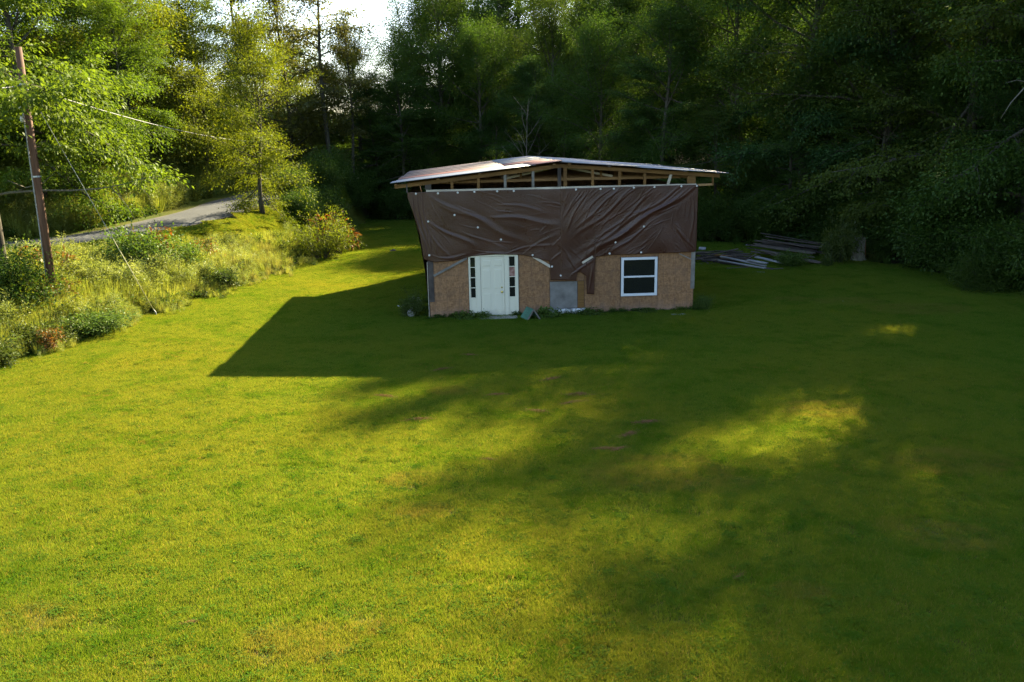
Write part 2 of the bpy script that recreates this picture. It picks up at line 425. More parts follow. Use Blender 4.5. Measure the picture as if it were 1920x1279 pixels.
VAR = {}
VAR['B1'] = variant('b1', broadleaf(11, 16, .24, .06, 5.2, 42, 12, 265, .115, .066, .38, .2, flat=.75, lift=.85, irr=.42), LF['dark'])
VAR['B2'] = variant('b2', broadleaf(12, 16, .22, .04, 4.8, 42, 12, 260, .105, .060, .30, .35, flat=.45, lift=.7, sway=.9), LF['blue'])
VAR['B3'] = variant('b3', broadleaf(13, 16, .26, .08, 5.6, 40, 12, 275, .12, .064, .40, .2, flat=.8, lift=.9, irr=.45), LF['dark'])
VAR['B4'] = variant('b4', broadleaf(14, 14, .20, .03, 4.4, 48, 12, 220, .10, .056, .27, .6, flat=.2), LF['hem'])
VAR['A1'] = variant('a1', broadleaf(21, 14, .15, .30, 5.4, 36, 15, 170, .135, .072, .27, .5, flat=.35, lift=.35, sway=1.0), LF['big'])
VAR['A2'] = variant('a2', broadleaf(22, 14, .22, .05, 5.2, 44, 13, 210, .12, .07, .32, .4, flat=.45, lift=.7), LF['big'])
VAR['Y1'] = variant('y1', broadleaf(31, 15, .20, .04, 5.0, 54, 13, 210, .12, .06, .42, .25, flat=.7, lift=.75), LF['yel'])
VAR['Y2'] = variant('y2', broadleaf(32, 9, .12, .12, 3.6, 40, 12, 120, .10, .052, .26, .15, flat=.45, lift=.7), LF['yel'])
VAR['G1'] = variant('g1', broadleaf(41, 17, .17, .32, 2.6, 30, 7, 60, .16, .10, .32, .35, lift=.95, minlen=.5), LF['gold'])
VAR['G2'] = variant('g2', broadleaf(42, 15, .17, .12, 4.0, 42, 11, 105, .14, .085, .42, .2, flat=.8, lift=.95, irr=.45, prof=lambda u: 1.05-.58*u*u), LF['gold'])

def plant(name, key, x, y, h, label, cat='tree', group=None, rz=None, wide=1.0, z=None, lean=(0, 0)):
    wood, crown = VAR[key]
    e = empty(name, (x, y, (zt(x, y) if z is None else z) - .06), (x*12.9898 + y*78.233) % 6.28 if rz is None else rz)
    e.rotation_euler.x, e.rotation_euler.y = lean
    H0 = VH[key]; s = h / H0; e.scale = (s*wide, s*wide, s)
    link(bpy.data.objects.new('trunk' if cat == 'tree' else 'stem', wood), e)
    link(bpy.data.objects.new('crown' if cat == 'tree' else 'foliage', crown), e)
    tag(e, label, cat, group); return e
VH = dict(B1=16, B2=16, B3=16, B4=14, A1=14, A2=14, Y1=15, Y2=9, G1=17, G2=15)

def shrub(seed, H=1.4, R=.9, stems=16, nl=60, L=.11, W=.06, spread=.12, droop=.2):
    t = Tree(seed); r = t.r
    for i in range(stems):
        az = r.random()*6.28; rad = R*math.sqrt(r.random()); hh = H*(.32+.75*r.random())*(1-.25*(rad/R)**2)
        tip = np.array([math.cos(az)*rad, math.sin(az)*rad, hh]); b0 = np.array([math.cos(az)*rad*.2, math.sin(az)*rad*.2, 0])
        pts = [b0 + (tip-b0)*f + r.normal(size=3)*.04*H*f + np.array([0, 0, .12*H*math.sin(f*3.14)]) for f in (0, .25, .5, .75, 1)]
        t.wood.tube(pts, [.016*H**.5, .012, .008, .006, .004], 4, False)
        t.spray(pts[1:], nl, spread, L, W, droop, .8)
        for j in range(4):
            q = pts[1+j % 4]; d = unit(r.normal(size=3) + np.array([math.cos(az)*.6, math.sin(az)*.6, .5])); sl = H*(.18+.16*r.random())
            sp = [q, q+d*sl*.5, q+d*sl+np.array([0, 0, -.03])]
            t.wood.tube(sp, [.007, .005, .003], 3, False); t.spray(sp, nl//2, spread*.8, L, W, droop, .8)
    return t
VAR['S1'] = variant('s1', shrub(51, 1.5, 1.15, 24, 105, .095, .05, .19), LF['shrub']); VH['S1'] = 1.5
VAR['S2'] = variant('s2', shrub(52, 1.5, 1.2, 24, 100, .10, .058, .20, .3), LF['lush']); VH['S2'] = 1.5
VAR['S3'] = variant('s3', shrub(53, 1.3, .8, 9, 26, .17, .055, .12, .5), LF['red']); VH['S3'] = 1.3
VAR['S4'] = variant('s4', shrub(54, 2.0, 1.3, 24, 90, .085, .035, .15, .1), LF['yel']); VH['S4'] = 2.0
VAR['S5'] = variant('s5', shrub(55, 2.6, 1.6, 34, 260, .09, .05, .34, .35), LF['dark']); VH['S5'] = 2.6
VAR['S6'] = variant('s6', shrub(56, 0.5, .45, 12, 26, .10, .055, .08, .2), LF['lush']); VH['S6'] = .5

# ------------------------------------------------------------------ trees
rg = random.Random(5)
# along the road, left
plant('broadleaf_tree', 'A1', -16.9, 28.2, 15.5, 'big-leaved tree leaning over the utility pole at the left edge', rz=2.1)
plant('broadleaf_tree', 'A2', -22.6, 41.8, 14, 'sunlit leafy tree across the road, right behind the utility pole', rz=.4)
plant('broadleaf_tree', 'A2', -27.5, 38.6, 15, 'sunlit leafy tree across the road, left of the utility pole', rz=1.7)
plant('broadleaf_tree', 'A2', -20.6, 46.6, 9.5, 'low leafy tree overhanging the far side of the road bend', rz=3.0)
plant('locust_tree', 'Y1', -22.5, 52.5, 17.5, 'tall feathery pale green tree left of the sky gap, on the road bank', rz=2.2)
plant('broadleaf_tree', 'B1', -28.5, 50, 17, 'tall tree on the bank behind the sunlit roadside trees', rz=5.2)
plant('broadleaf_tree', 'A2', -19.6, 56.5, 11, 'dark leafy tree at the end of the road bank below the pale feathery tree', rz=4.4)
plant('locust_tree', 'Y1', -26.5, 61, 14, 'olive feathery tree rising above the road bank at the sky gap', rz=.9)
plant('locust_sapling', 'Y2', -13.0, 45.2, 9.0, 'small yellow-green tree standing alone beside the road bend', rz=.3, wide=.9)
plant('broadleaf_tree', 'A2', -25.5, 57.5, 13, 'leafy tree on the far bank below the olive feathery tree', rz=2.9)
plant('locust_tree', 'Y1', -22.6, 60.5, 10, 'shorter feathery tree at the foot of the left end of the sky gap', rz=5.1)
plant('slender_tree', 'G1', -19.2, 63, 17, 'thin straight tree with sparse leaves, leftmost in the sky gap', rz=1.0)
plant('slender_tree', 'G2', -16.6, 66, 15.5, 'olive full-crowned tree in the middle of the sky gap', rz=2.6, wide=1.05)
plant('slender_tree', 'G1', -13.2, 64.5, 17.5, 'tall bare-stemmed tree at the right side of the sky gap', rz=4.0, wide=1.1)
plant('slender_tree', 'G1', -11.9, 66.2, 13, 'shorter dark-stemmed tree beside the tall bare-stemmed one', rz=.7)
plant('broadleaf_tree', 'B4', -14.2, 69, 8.5, 'low dark tree under the sky gap behind the yellow-green tree', rz=1.3)
plant('broadleaf_tree', 'B1', -17.4, 70.5, 8, 'low tree closing the end of the road', rz=3.3)
plant('broadleaf_tree', 'B2', -11.0, 71, 10.5, 'rounded dark tree just right of the sky gap', rz=.2, wide=1.15)
# behind the house, left to right
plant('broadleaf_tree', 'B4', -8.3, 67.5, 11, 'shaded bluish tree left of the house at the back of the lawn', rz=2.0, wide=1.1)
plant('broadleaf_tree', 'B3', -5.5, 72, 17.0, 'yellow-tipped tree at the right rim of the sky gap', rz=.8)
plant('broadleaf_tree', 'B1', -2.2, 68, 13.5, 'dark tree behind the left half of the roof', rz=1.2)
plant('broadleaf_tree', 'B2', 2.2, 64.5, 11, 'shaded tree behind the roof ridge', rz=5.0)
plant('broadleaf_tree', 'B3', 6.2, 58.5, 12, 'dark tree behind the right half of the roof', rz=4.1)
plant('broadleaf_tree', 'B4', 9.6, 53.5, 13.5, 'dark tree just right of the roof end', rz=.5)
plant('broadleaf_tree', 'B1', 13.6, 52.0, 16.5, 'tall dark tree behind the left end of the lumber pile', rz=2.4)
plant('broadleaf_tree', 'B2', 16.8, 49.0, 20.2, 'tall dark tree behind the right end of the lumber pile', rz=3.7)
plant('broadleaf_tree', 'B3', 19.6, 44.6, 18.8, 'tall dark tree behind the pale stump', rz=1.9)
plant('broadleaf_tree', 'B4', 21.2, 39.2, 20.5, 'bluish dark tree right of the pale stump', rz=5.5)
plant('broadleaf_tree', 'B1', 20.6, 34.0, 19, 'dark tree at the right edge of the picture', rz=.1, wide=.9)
back = [('B1', -7.5, 79, 17), ('B2', -1.0, 77.5, 17), ('B3', 3.8, 71.5, 15), ('B2', -3.0, 96, 21), ('B1', 8.5, 65.5, 15), ('B2', 9, 92, 20), ('B3', 1.5, 88, 20), ('B1', -4.5, 84, 18), ('B2', 6.5, 78, 15), ('B1', 11.5, 71, 17), ('B3', 15, 62.5, 18), ('B1', 19, 56, 19),
        ('B3', 22.3, 49.5, 17), ('B2', 24.5, 42.5, 17), ('B3', 26, 36, 17), ('B2', 12, 84, 18), ('B3', 20, 72, 18), ('B1', 27, 61, 19), ('B2', 31, 51, 18), ('B1', 32, 42, 18)]
for k, x, y, h in back:
    plant('broadleaf_tree', k, x, y, h, 'dark tree deep in the hillside forest behind the front rank', group='trees deep in the hillside forest')
for k, x, y, h, lb in [('B4', 12.0, 50.0, 7.5, 'small leafy tree right behind the left part of the lumber heap'), ('B2', 15.3, 47.0, 8.5, 'small leafy tree right behind the right end of the lumber heap'), ('B4', 18.6, 43.4, 9, 'small bluish tree close behind the pale stump'),
        ('B1', 20.4, 40.2, 8.5, 'small leafy tree between the stump and the right edge'), ('B2', 21.2, 36.2, 9, 'small leafy tree standing over the low bluish bush'), ('B4', 21.4, 31.0, 8, 'small dark tree at the right edge above the lawn corner'),
        ('B2', 9.0, 55.0, 7.5, 'small dark tree just right of the roof end'), ('B4', 4.0, 62.5, 7.5, 'small tree behind the middle of the roof'), ('B2', -1.0, 67.0, 7.5, 'small tree behind the left part of the roof'), ('B1', -6.4, 68.5, 8, 'small tree at the back of the lawn left of the roof')]:
    plant('broadleaf_tree', k, x, y, h, lb, wide=1.15)
for k, x, y, h, lb in [('B1', -13.6, 80, 11.5, 'hazy tree low in the sky gap, right of the tall bare-stemmed tree'), ('B3', -10.8, 86, 14, 'hazy tree at the right foot of the sky gap'), ('A2', -19.2, 82, 10.5, 'hazy tree low in the sky gap behind the olive full-crowned tree'), ('B1', -25, 86, 12.5, 'hazy tree low in the sky gap at its left foot')]:
    plant('broadleaf_tree', k, x, y, h, lb, wide=1.25)
# out of frame on the right: they shade the near lawn
for k, x, y, h in [('B2', 22.5, 27.5, 16), ('B3', 22.8, 22.0, 15), ('B1', 23.4, 16.0, 13), ('B2', 29, 30, 16), ('B1', 29, 22, 16), ('B3', 24, 9, 15)]:
    plant('broadleaf_tree', k, x, y, h, 'shaded tree beyond the right edge of the picture', group='trees right of the picture')

# far-off wood closing the hillsides: reads as one mass
r = np.random.default_rng(21); X = r.uniform(-110, 120, 2600); Y = r.uniform(-5, 190, 2600)
de, ie, se = polydist(X, Y, EDGED); dr, ir, sr = polydist(X, Y, ROADD)
right = (se > 0) & (de > 26) & (sr < 0) & (X > -6 + np.clip(Y-95, 0, 60)*-.1); left = (sr > 0) & (dr > 15) & (X < -14)
gap = (X/np.maximum(Y, 1) > -.42) & (X/np.maximum(Y, 1) < -.10) & (Y > 40)
ok = (right | left | (gap & (Y > 74) & (dr > 4))) & (np.abs(X) < Y*.75 + 30); gap = gap[ok]; X, Y = X[ok], Y[ok]
P = []; G = []
for x, y, g in zip(X, Y, gap):
    if all((x-a)**2 + (y-b)**2 > (3.2 if g else 5.0)**2 for a, b in P): P.append((x, y)); G.append(g)
P = np.array(P); G = np.array(G); Z = terrain(P[:, 0], P[:, 1]) - .3; far_h = (.8 + .35*r.random(len(P))) * np.where(P[:, 0] < 14, .72, 1)
far_h = np.where(G, .30 + .18*r.random(len(P)), far_h)
o = scatter('far_wood', [VAR[k][1] for k in ('B1', 'B2', 'B3', 'A2')], np.column_stack([P, Z]), r.random(len(P))*6.28, np.column_stack([far_h*1.1, far_h*1.1, far_h]), r.integers(0, 4, len(P)))
tag(o, 'distant wood covering the hillsides behind the nearer trees', 'wood', kind='stuff')
# ------------------------------------------------------------------ shrubs on the bank and at the forest edge
def sh(key, x, y, h, label, wide=1.0, group=None, name='shrub'): return plant(name, key, x, y, h, label, 'shrub', group, wide=wide)
sh('S4', -9.75, 43.8, 2.5, 'rounded yellow-tipped bush at the far tip of the weed bank', 1.0)
sh('S2', -14.5, 33.2, 2.0, 'dark-leaved bush behind the guy wire in the weed bank', .95)
sh('S2', -13.4, 34.9, 1.35, 'dark broad-leaved bush right of the guy wire', .9)
sh('S1', -12.2, 34.6, 1.0, 'broad-leaved green bush at the lawn edge beside the buff grass', 1.6)
sh('S5', -16.4, 26.8, 2.3, 'large dark bush at the left edge under the leaning tree', 1.2)
sh('S2', -13.2, 26.4, .75, 'low dark green bush spilling onto the lawn edge', 1.9)
sh('S4', -14.65, 26.5, 1.75, 'tall pale weedy bush in front of the foot of the utility pole', .9)
sh('S4', -15.6, 28.6, 1.9, 'pale weedy bush just behind the foot of the utility pole', .9)
sh('S1', -14.0, 24.6, 1.0, 'green bush at the lawn edge beside the orange sumac', 1.3)
sh('S1', -14.4, 22.6, .9, 'green bush at the lower left corner of the weed bank', 1.6)
sh('S1', -16.1, 25.0, 1.5, 'mid green bush behind the lower left bank edge', 1.2)
sh('S3', -15.2, 27.3, 1.5, 'orange-red sumac below the utility pole', 1.0, name='sumac')
sh('S3', -13.4, 24.1, .8, 'small orange sumac at the lower left lawn edge', .8, name='sumac')
sh('S3', -14.6, 34.6, 1.75, 'rusty sumac top behind the dark bush', .8, name='sumac')
sh('S3', -16.4, 30.2, 1.8, 'faded orange sumac beside the foot of the pole', .9, name='sumac')
sh('S3', -13.0, 36.6, 1.3, 'orange-tinged sumac in the middle of the weed bank', .8, name='sumac')
sh('S3', -9.4, 46.2, 2.2, 'dull red sumac behind the rounded yellow-tipped bush', .9, name='sumac')
ORD = ['nearest', 'second nearest', 'third nearest', 'fourth nearest', 'fifth nearest', 'sixth nearest', 'seventh nearest', 'eighth nearest', 'ninth nearest']
for k, (x, y, h) in enumerate([(-11.7, 48.5, 1.8), (-13.0, 50.6, 2.0), (-11.4, 52.8, 2.2), (-12.3, 56.0, 2.4), (-12.4, 60, 2.6), (-11.6, 64.5, 2.6)]):
    sh('S5', x, y, h, 'shaded bush left of the far lawn, %s to the rounded yellow-tipped bush' % ORD[k], .9, 'shaded bushes left of the far lawn')
for k, (x, y, h) in enumerate([(-8.5, 66.2, 2.6), (-5.2, 66.6, 3.4), (-2, 64.4, 3.6), (1, 63.2, 3.2), (4, 60.2, 3.6), (6.6, 55.4, 3.4), (9.5, 51, 3.2)]):
    sh('S5', x, y, h, ('dark bush at the far end of the lawn, left of the house' if k == 0 else 'dark bush at the far end of the lawn, touching the roof line' if k == 1 else 'dark bush at the forest foot hidden behind the house'), 1.0, 'bushes along the forest foot behind the house')
for k, (x, y, h) in enumerate([(11.3, 48.6, 2.6), (14.2, 47.4, 2.4), (17.2, 44.6, 2.8), (18.6, 41.4, 3.0), (18.9, 38.0, 3.2), (18.6, 34.6, 3.2), (18.7, 31.4, 2.6), (19.4, 29.2, 3.0), (20.3, 26.2, 3.0)]):
    sh('S5', x, y, h, 'dark bush at the forest foot right of the house, %s to the house wall' % ORD[k], 1.0, 'bushes at the forest foot right of the house')
sh('S5', 17.6, 31.3, 1.25, 'low bluish bush at the right lawn edge, in front of the forest', 1.5)
sh('S1', 15.1, 39.0, 2.1, 'upright leafy vine clump left of the pale stump', .62, name='vine_clump')
sh('S1', 16.75, 38.9, .5, 'small yellow-green bush at the foot of the stump', .9)
sh('S1', 14.2, 37.9, .5, 'small green tuft between lumber pile and vine clump', .8)
sh('S2', 12.6, 38.0, .7, 'dark weeds in front of the right end of the lumber pile', 1.4)
sh('S2', 6.55, 28.5, .55, 'small dark bush at the right front corner of the house', .8)
sh('S1', -3.4, 28.35, .9, 'weedy bush against the left front corner of the house', .75)
sh('S6', -1.6, 27.75, .30, 'low weeds at the house wall left of the door', 1.5, name='weed_clump')
sh('S6', -.95, 27.72, .28, 'weeds at the foot of the left sidelight', 1.0, name='weed_clump')
sh('S6', 1.2, 27.75, .36, 'weeds between the green pet shelter and the white block', 1.3, name='weed_clump')
sh('S6', 2.6, 28.1, .26, 'low weeds under the wall left of the window', 1.9, name='weed_clump')
sh('S6', 4.6, 28.2, .18, 'low weeds under the window', 1.9, name='weed_clump')

# bare dead sapling against the dark forest
def bare(seed, H):
    t = Tree(seed); r = t.r; w_ = t.wood
    w_.tube([(0, 0, 0), (.05, 0, H*.3), (0, .03, H*.6), (.12, 0, H)], [.075, .06, .04, .012], 6)
    for i in range(13):
        f = .35 + .62*i/13; az = i*2.4; el = .75 + r.random()*.35; d = np.array([math.cos(az)*math.cos(el), math.sin(az)*math.cos(el), math.sin(el)])
        ln = H*.36*(1.25-f)+.5; p = np.array([.02, .02, H*f]); pts = [p]
        for k in range(4): d = unit(d + r.normal(size=3)*.12); pts.append(pts[-1] + d*ln/4)
        w_.tube(pts, [.03, .024, .017, .011, .006], 5)
        for j in range(3): w_.tube([pts[1+j], pts[1+j] + unit(d + r.normal(size=3)*.7)*ln*.35], [.010, .004], 4)
    return w_
e = empty('dead_sapling', (1.25, 60.5, zt(1.25, 60.5)-.05)); bare(7, 8.2).build('trunk', GREYB, e, True)
tag(e, 'bare dead sapling with pale thin limbs behind the roof ridge', 'tree')
# dead limbs showing at the right rim
w_ = MB(); w_.tube([(0, 0, 0), (-.8, -.3, .35), (-1.6, -.5, .1), (-2.6, -.8, -.9), (-3.1, -.9, -1.7)], [.06, .05, .04, .025, .01], 6)
w_.tube([(-1.6, -.5, .1), (-2.2, -.4, .25), (-2.9, -.6, .1)], [.03, .02, .006], 5); w_.tube([(-.8, -.3, .35), (-1.2, -.5, 1.0), (-1.9, -.7, 1.4)], [.03, .018, .006], 5)
o = w_.build('dead_limb', GREYB, None, True); o.location = (17.9, 29.0, 7.2); o.scale = (.62, .62, .62); tag(o, 'bare dead limb reaching out of the dark trees at the right edge', 'branch')

# long dead branch hanging across in front of the road
def at(x, y, Y):          # pixel of the photograph at distance Y, used to read positions off it
    f = Vector((0, math.cos(math.atan(.2337)), -math.sin(math.atan(.2337)))); rt = Vector((1, 0, 0)); up = rt.cross(f); R = .019
    r2 = rt*math.cos(R) - up*math.sin(R); u2 = up*math.cos(R) + rt*math.sin(R)
    d = f + r2*(x-960)/1596 - u2*(y-639.5)/1596
    return Vector((0, 0, 5.7)) + d*(Y/d.y)
w_ = MB()
w_.tube([at(-40, 372, 28.4), at(20, 361, 28.2), at(80, 357, 28.3), at(130, 357.5, 28.6), at(185, 354, 29), at(230, 346, 29.3), at(262, 336, 29.6), at(298, 331, 29.8)], [.05, .042, .036, .032, .026, .02, .014, .006], 6)
w_.tube([at(30, 360, 28.2), at(48, 352, 28.2), at(14, 338, 28.1)], [.03, .022, .01], 5); w_.tube([at(48, 352, 28.2), at(78, 345, 28.4), at(104, 323, 28.5)], [.022, .017, .007], 5)
w_.tube([at(208, 351, 29.1), at(222, 366, 29.1), at(240, 388, 29.1), at(254, 413, 29.2)], [.018, .014, .010, .005], 4)
w_.tube([at(218, 351, 29.1), at(232, 375, 29.1)], [.012, .006], 4); w_.tube([at(248, 341, 29.5), at(268, 356, 29.5), at(282, 371, 29.6)], [.014, .010, .005], 4)
for x0, y0, x1, y1 in [(262, 336, 290, 345), (270, 335, 285, 322), (280, 333, 312, 338), (150, 356, 170, 366)]: w_.tube([at(x0, y0, 29.6), at(x1, y1, 29.7)], [.009, .003], 4)
o = w_.build('dead_branch', GREYB, None, True); tag(o, 'long bare branch hanging across in front of the utility pole and road', 'branch')

# ------------------------------------------------------------------ lawn grass and bank weeds (stuff)
def grass_mat():
    t = NT('lawn_grass'); p = t.pos(); r = t.attr('rnd')
    big = t.noise(.16, 3, p, .6); mid = t.noise(.9, 3, p); fine = t.noise(5.0, 3, p)
    c = t.mix(r, (.060, .146, .015), (.124, .204, .026))
    c = t.mix(t.math('MULTIPLY', t.ramp(big, .42, .66), .6), c, t.mix(r, (.105, .165, .018), (.165, .212, .030)))
    c = t.mix(t.math('MULTIPLY', t.ramp(mid, .50, .64), .7), c, t.mix(r, (.040, .122, .008), (.066, .160, .012)))
    dry = t.math('MULTIPLY', t.ramp(t.math('ADD', t.math('MULTIPLY', fine, .55), t.math('MULTIPLY', mid, .45)), .57, .70), t.ramp(big, .40, .62))
    c = t.mix(t.math('MULTIPLY', dry, .5), c, (.20, .16, .05))
    c = t.mix(t.ramp(r, .955, .965), c, (.22, .21, .08))
    c = t.mix(t.math('MULTIPLY', worn_mask(t, p), .24), c, t.mix(r, (.15, .105, .045), (.26, .185, .085)))
    d = t.n('BsdfDiffuse'); t.set(d.inputs[0], c)
    tr = t.n('BsdfTranslucent'); t.set(tr.inputs[0], t.mix(1.0, c, (2.45, 1.5, .7), 'MULTIPLY'))
    m1 = t.n('MixShader'); m1.inputs[0].default_value = .48
    t.t.links.new(d.outputs[0], m1.inputs[1]); t.t.links.new(tr.outputs[0], m1.inputs[2])
    g = t.n('BsdfGlossy'); g.inputs['Roughness'].default_value = .45
    m2 = t.n('MixShader'); m2.inputs[0].default_value = 0.0
    t.t.links.new(m1.outputs[0], m2.inputs[1]); t.t.links.new(g.outputs[0], m2.inputs[2]); t.t.links.new(m2.outputs[0], t.out.inputs[0])
    return t.m
GM = grass_mat()
def grass_patch(seed, n=17000, half=.79, h=(.022, .052), wd=.0075, mat=None, name='grass_patch', clump=.5):
    r = np.random.default_rng(seed)
    P = (r.random((n, 2))-.5)*2*half
    cc = (r.random((int(n*.02), 2))-.5)*2*half; k = r.integers(0, len(cc), n); use = r.random(n) < clump
    P[use] = cc[k[use]] + r.normal(size=(use.sum(), 2))*.03
    az = r.random(n)*6.283; hh = (h[0] + (h[1]-h[0])*r.random(n)**1.3)*(1+.16*np.sin(P[:, 0]*9+seed)*np.cos(P[:, 1]*8)); hh = np.abs(hh)+.01
    lean = hh*(.25+.9*r.random(n)); la = r.random(n)*6.283
    W = wd*(.6+.8*r.random(n))
    a = np.column_stack([P[:, 0]-np.cos(az)*W/2, P[:, 1]-np.sin(az)*W/2, np.full(n, -.012)])
    b = np.column_stack([P[:, 0]+np.cos(az)*W/2, P[:, 1]+np.sin(az)*W/2, np.full(n, -.012)])
    c = np.column_stack([P[:, 0]+np.cos(la)*lean, P[:, 1]+np.sin(la)*lean, hh])
    V = np.stack([a, b, c], 1).reshape(-1, 3); tri = np.arange(n*3, dtype=np.int32).reshape(-1, 3)
    # clover and plantain rosettes among the blades
    m = 640; k = r.integers(0, 16, m); cc = (r.random((16, 2))-.5)*2*half; Pc = cc[k] + r.normal(size=(m, 2))*.055
    C = np.column_stack([Pc, .018+.022*r.random(m)]); D = r.normal(size=(m, 3)); D[:, 2] = .15; Nn = r.normal(size=(m, 3))*.25 + np.array([0, 0, 1])
    V2, Q2 = leaves(C, D, Nn, .022+.025*r.random(m), .014+.012*r.random(m))
    return np_mesh('%s_%d' % (name, seed), np.concatenate([V, V2]), [tri, Q2+len(V)], mat or GM, False, {'rnd': np.concatenate([np.repeat(r.random(n), 3), np.repeat(r.random(m)*.35, 4)])})
patches = [grass_patch(100+k) for k in range(6)]
xs, ys = np.meshgrid(np.arange(-19, 24, 1.0), np.arange(4.5, 67, 1.0)); xs, ys = xs.ravel(), ys.ravel()
rr = np.random.default_rng(3); xs = xs + rr.normal(size=len(xs))*.1; ys = ys + rr.normal(size=len(ys))*.1
inview = np.abs(xs) < ys*.66 + 5.5
d_e, _, s_e = polydist(xs, ys, EDGED); d_r, _, s_r = polydist(xs, ys, ROADD)
ca, sa = math.cos(math.radians(4)), math.sin(math.radians(4))
hu = (xs+2.74)*ca + (ys-27.96)*sa; hv = -(xs+2.74)*sa + (ys-27.96)*ca
inh = (hu > .55) & (hu < 8.4) & (hv > .6) & (hv < 10.8)
lawnm = (xs > np.interp(ys, LAWN_Y, LAWN_X) - .5) & (d_e*s_e < .4)
verge = (s_r < 0) & (d_r > 2.75) & (d_r < 4.9) & (ys > 28)
keep = inview & ~inh & (lawnm | verge)
xs, ys = xs[keep], ys[keep]
P = np.column_stack([xs, ys, terrain(xs, ys) + .008]); rz_ = rr.random(len(P))*6.283
nxg, nyg = -(terrain(xs+.4, ys)-terrain(xs-.4, ys))/.8, -(terrain(xs, ys+.4)-terrain(xs, ys-.4))/.8
mx, my = nxg*np.cos(rz_)+nyg*np.sin(rz_), -nxg*np.sin(rz_)+nyg*np.cos(rz_); mz = 1/np.sqrt(1+nxg**2+nyg**2); mx, my = mx*mz, my*mz
lie = np.column_stack([-np.arcsin(my), np.arctan2(mx, mz)])
o = scatter('lawn_grass', patches, P, rz_, np.column_stack([np.ones((len(P), 2)), .8+.5*rr.random(len(P))]), rr.integers(0, 6, len(P)), lie)
tag(o, 'short mown grass covering the lawn', 'grass', kind='stuff')

def weed_mesh(seed, kind):
    t = Tree(seed); r = t.r
    if kind == 'stalk':
        for i in range(5):
            a = r.random()*6.28; b = np.array([math.cos(a), math.sin(a), 0])*.16*r.random(); hgt = .7+.5*r.random(); tip = b + np.array([r.normal()*.12, r.normal()*.12, hgt])
            pts = [b, b*.6+tip*.4, tip]; t.wood.tube(pts, [.006, .005, .002], 3, False)
            t.spray(pts, 42, .05, .11, .018, .1, .6); t.spray([pts[1]*.4+tip*.6, tip], 30, .05, .05, .02, .0, .8)
    elif kind == 'tall':
        for i in range(90):
            a = r.random()*6.28; b = np.array([math.cos(a), math.sin(a), 0])*.14*r.random(); L = .5+.55*r.random(); out = .15+.35*r.random()
            t.C.append(b[None]); t.D.append(np.array([[math.cos(a)*out, math.sin(a)*out, 1.]])); t.N.append(np.array([[math.cos(a), math.sin(a), .2]])); t.L.append(np.array([L])); t.W.append(np.array([.014]))
        t.wood.tube([(0, 0, 0), (0, 0, .1)], .004, 3)
    else:
        for i in range(6):
            a = r.random()*6.28; b = np.array([math.cos(a), math.sin(a), 0])*.2*r.random(); tip = b + np.array([r.normal()*.15, r.normal()*.15, .3+.3*r.random()])
            t.wood.tube([b, tip], [.006, .003], 3, False); t.spray([b*.5+tip*.5, tip], 22, .10, .12, .065, .25, .6)
    return t
BUFF = leaf_mat('buff_grass', (.20, .22, .055), (.30, .30, .09), (.30, .24, .08), .45, .05)
WG = leaf_mat('weed_grass', (.20, .25, .040), (.31, .34, .06), (.31, .29, .07), .48, .05)
WS = leaf_mat('weed_stalk', (.17, .24, .040), (.29, .33, .065), (.29, .29, .07), .48, .05)
WM = []
for k in range(4): WM.append(weed_mesh(200+k, 'stalk').crown_mesh('weed_stalk', WS if k % 2 else LF['grey']))
for k in range(3): WM.append(weed_mesh(210+k, 'tall').crown_mesh('weed_grass', WG))
for k in range(2): WM.append(weed_mesh(220+k, 'tall').crown_mesh('buff_grass', BUFF))
for k in range(3): WM.append(weed_mesh(230+k, 'broad').crown_mesh('weed_broad', LF['shrub'] if k else LF['lush']))
r = np.random.default_rng(9)
n = 60000; X = r.uniform(-34, -8, n); Y = r.uniform(17, 66, n)
dr, ir, sr = polydist(X, Y, ROADD); s = np.interp(Y, LAWN_Y, LAWN_X) - X
ok = (sr <= 0) & (s > .25 + .45*np.sin(X*2.3+Y*1.7) + .3*r.normal(size=n)) & (dr > np.where(Y > 30, 4.4, 3.2)) & (np.abs(X) < Y*.66 + 3)
ok |= (sr > 0) & (dr > 3.0) & (dr < 10) & (np.abs(X) < Y*.66 + 3) & (r.random(n) < .8)
X, Y, s, dr, sr = X[ok], Y[ok], s[ok], dr[ok], sr[ok]
cl = np.sin(X*.8+1)*np.cos(Y*.6) + .6*np.sin(X*1.9-Y*1.3)                # species in drifts
idx = np.where(cl > .5, r.integers(0, 4, len(X)), np.where(cl > -.25, r.integers(0, 7, len(X)), np.where(r.random(len(X)) < .5, r.integers(4, 7, len(X)), r.integers(9, 12, len(X)))))
buff = (np.hypot(X+11.1, (Y-37.5)*.5) < 1.9) & (r.random(len(X)) < .45); idx = np.where(buff, r.integers(7, 9, len(X)), idx)
idx = np.where((r.random(len(X)) < .025) & (sr <= 0), r.integers(7, 9, len(X)), idx)
sc = (.6 + .75*r.random(len(X))) * np.where(sr <= 0, np.clip(.3 + s*.42, .3, 1.0), .95) * np.where((dr < 6.3) & (sr <= 0), .6, 1)
P = np.column_stack([X, Y, terrain(X, Y)-.02])
o = scatter('bank_weeds', WM, P, r.random(len(P))*6.283, np.column_stack([sc*1.1, sc*1.1, sc]), idx, r.normal(size=(len(P), 2))*.12)
tag(o, 'tall mixed weeds and grasses covering the road bank', 'weeds', kind='stuff')

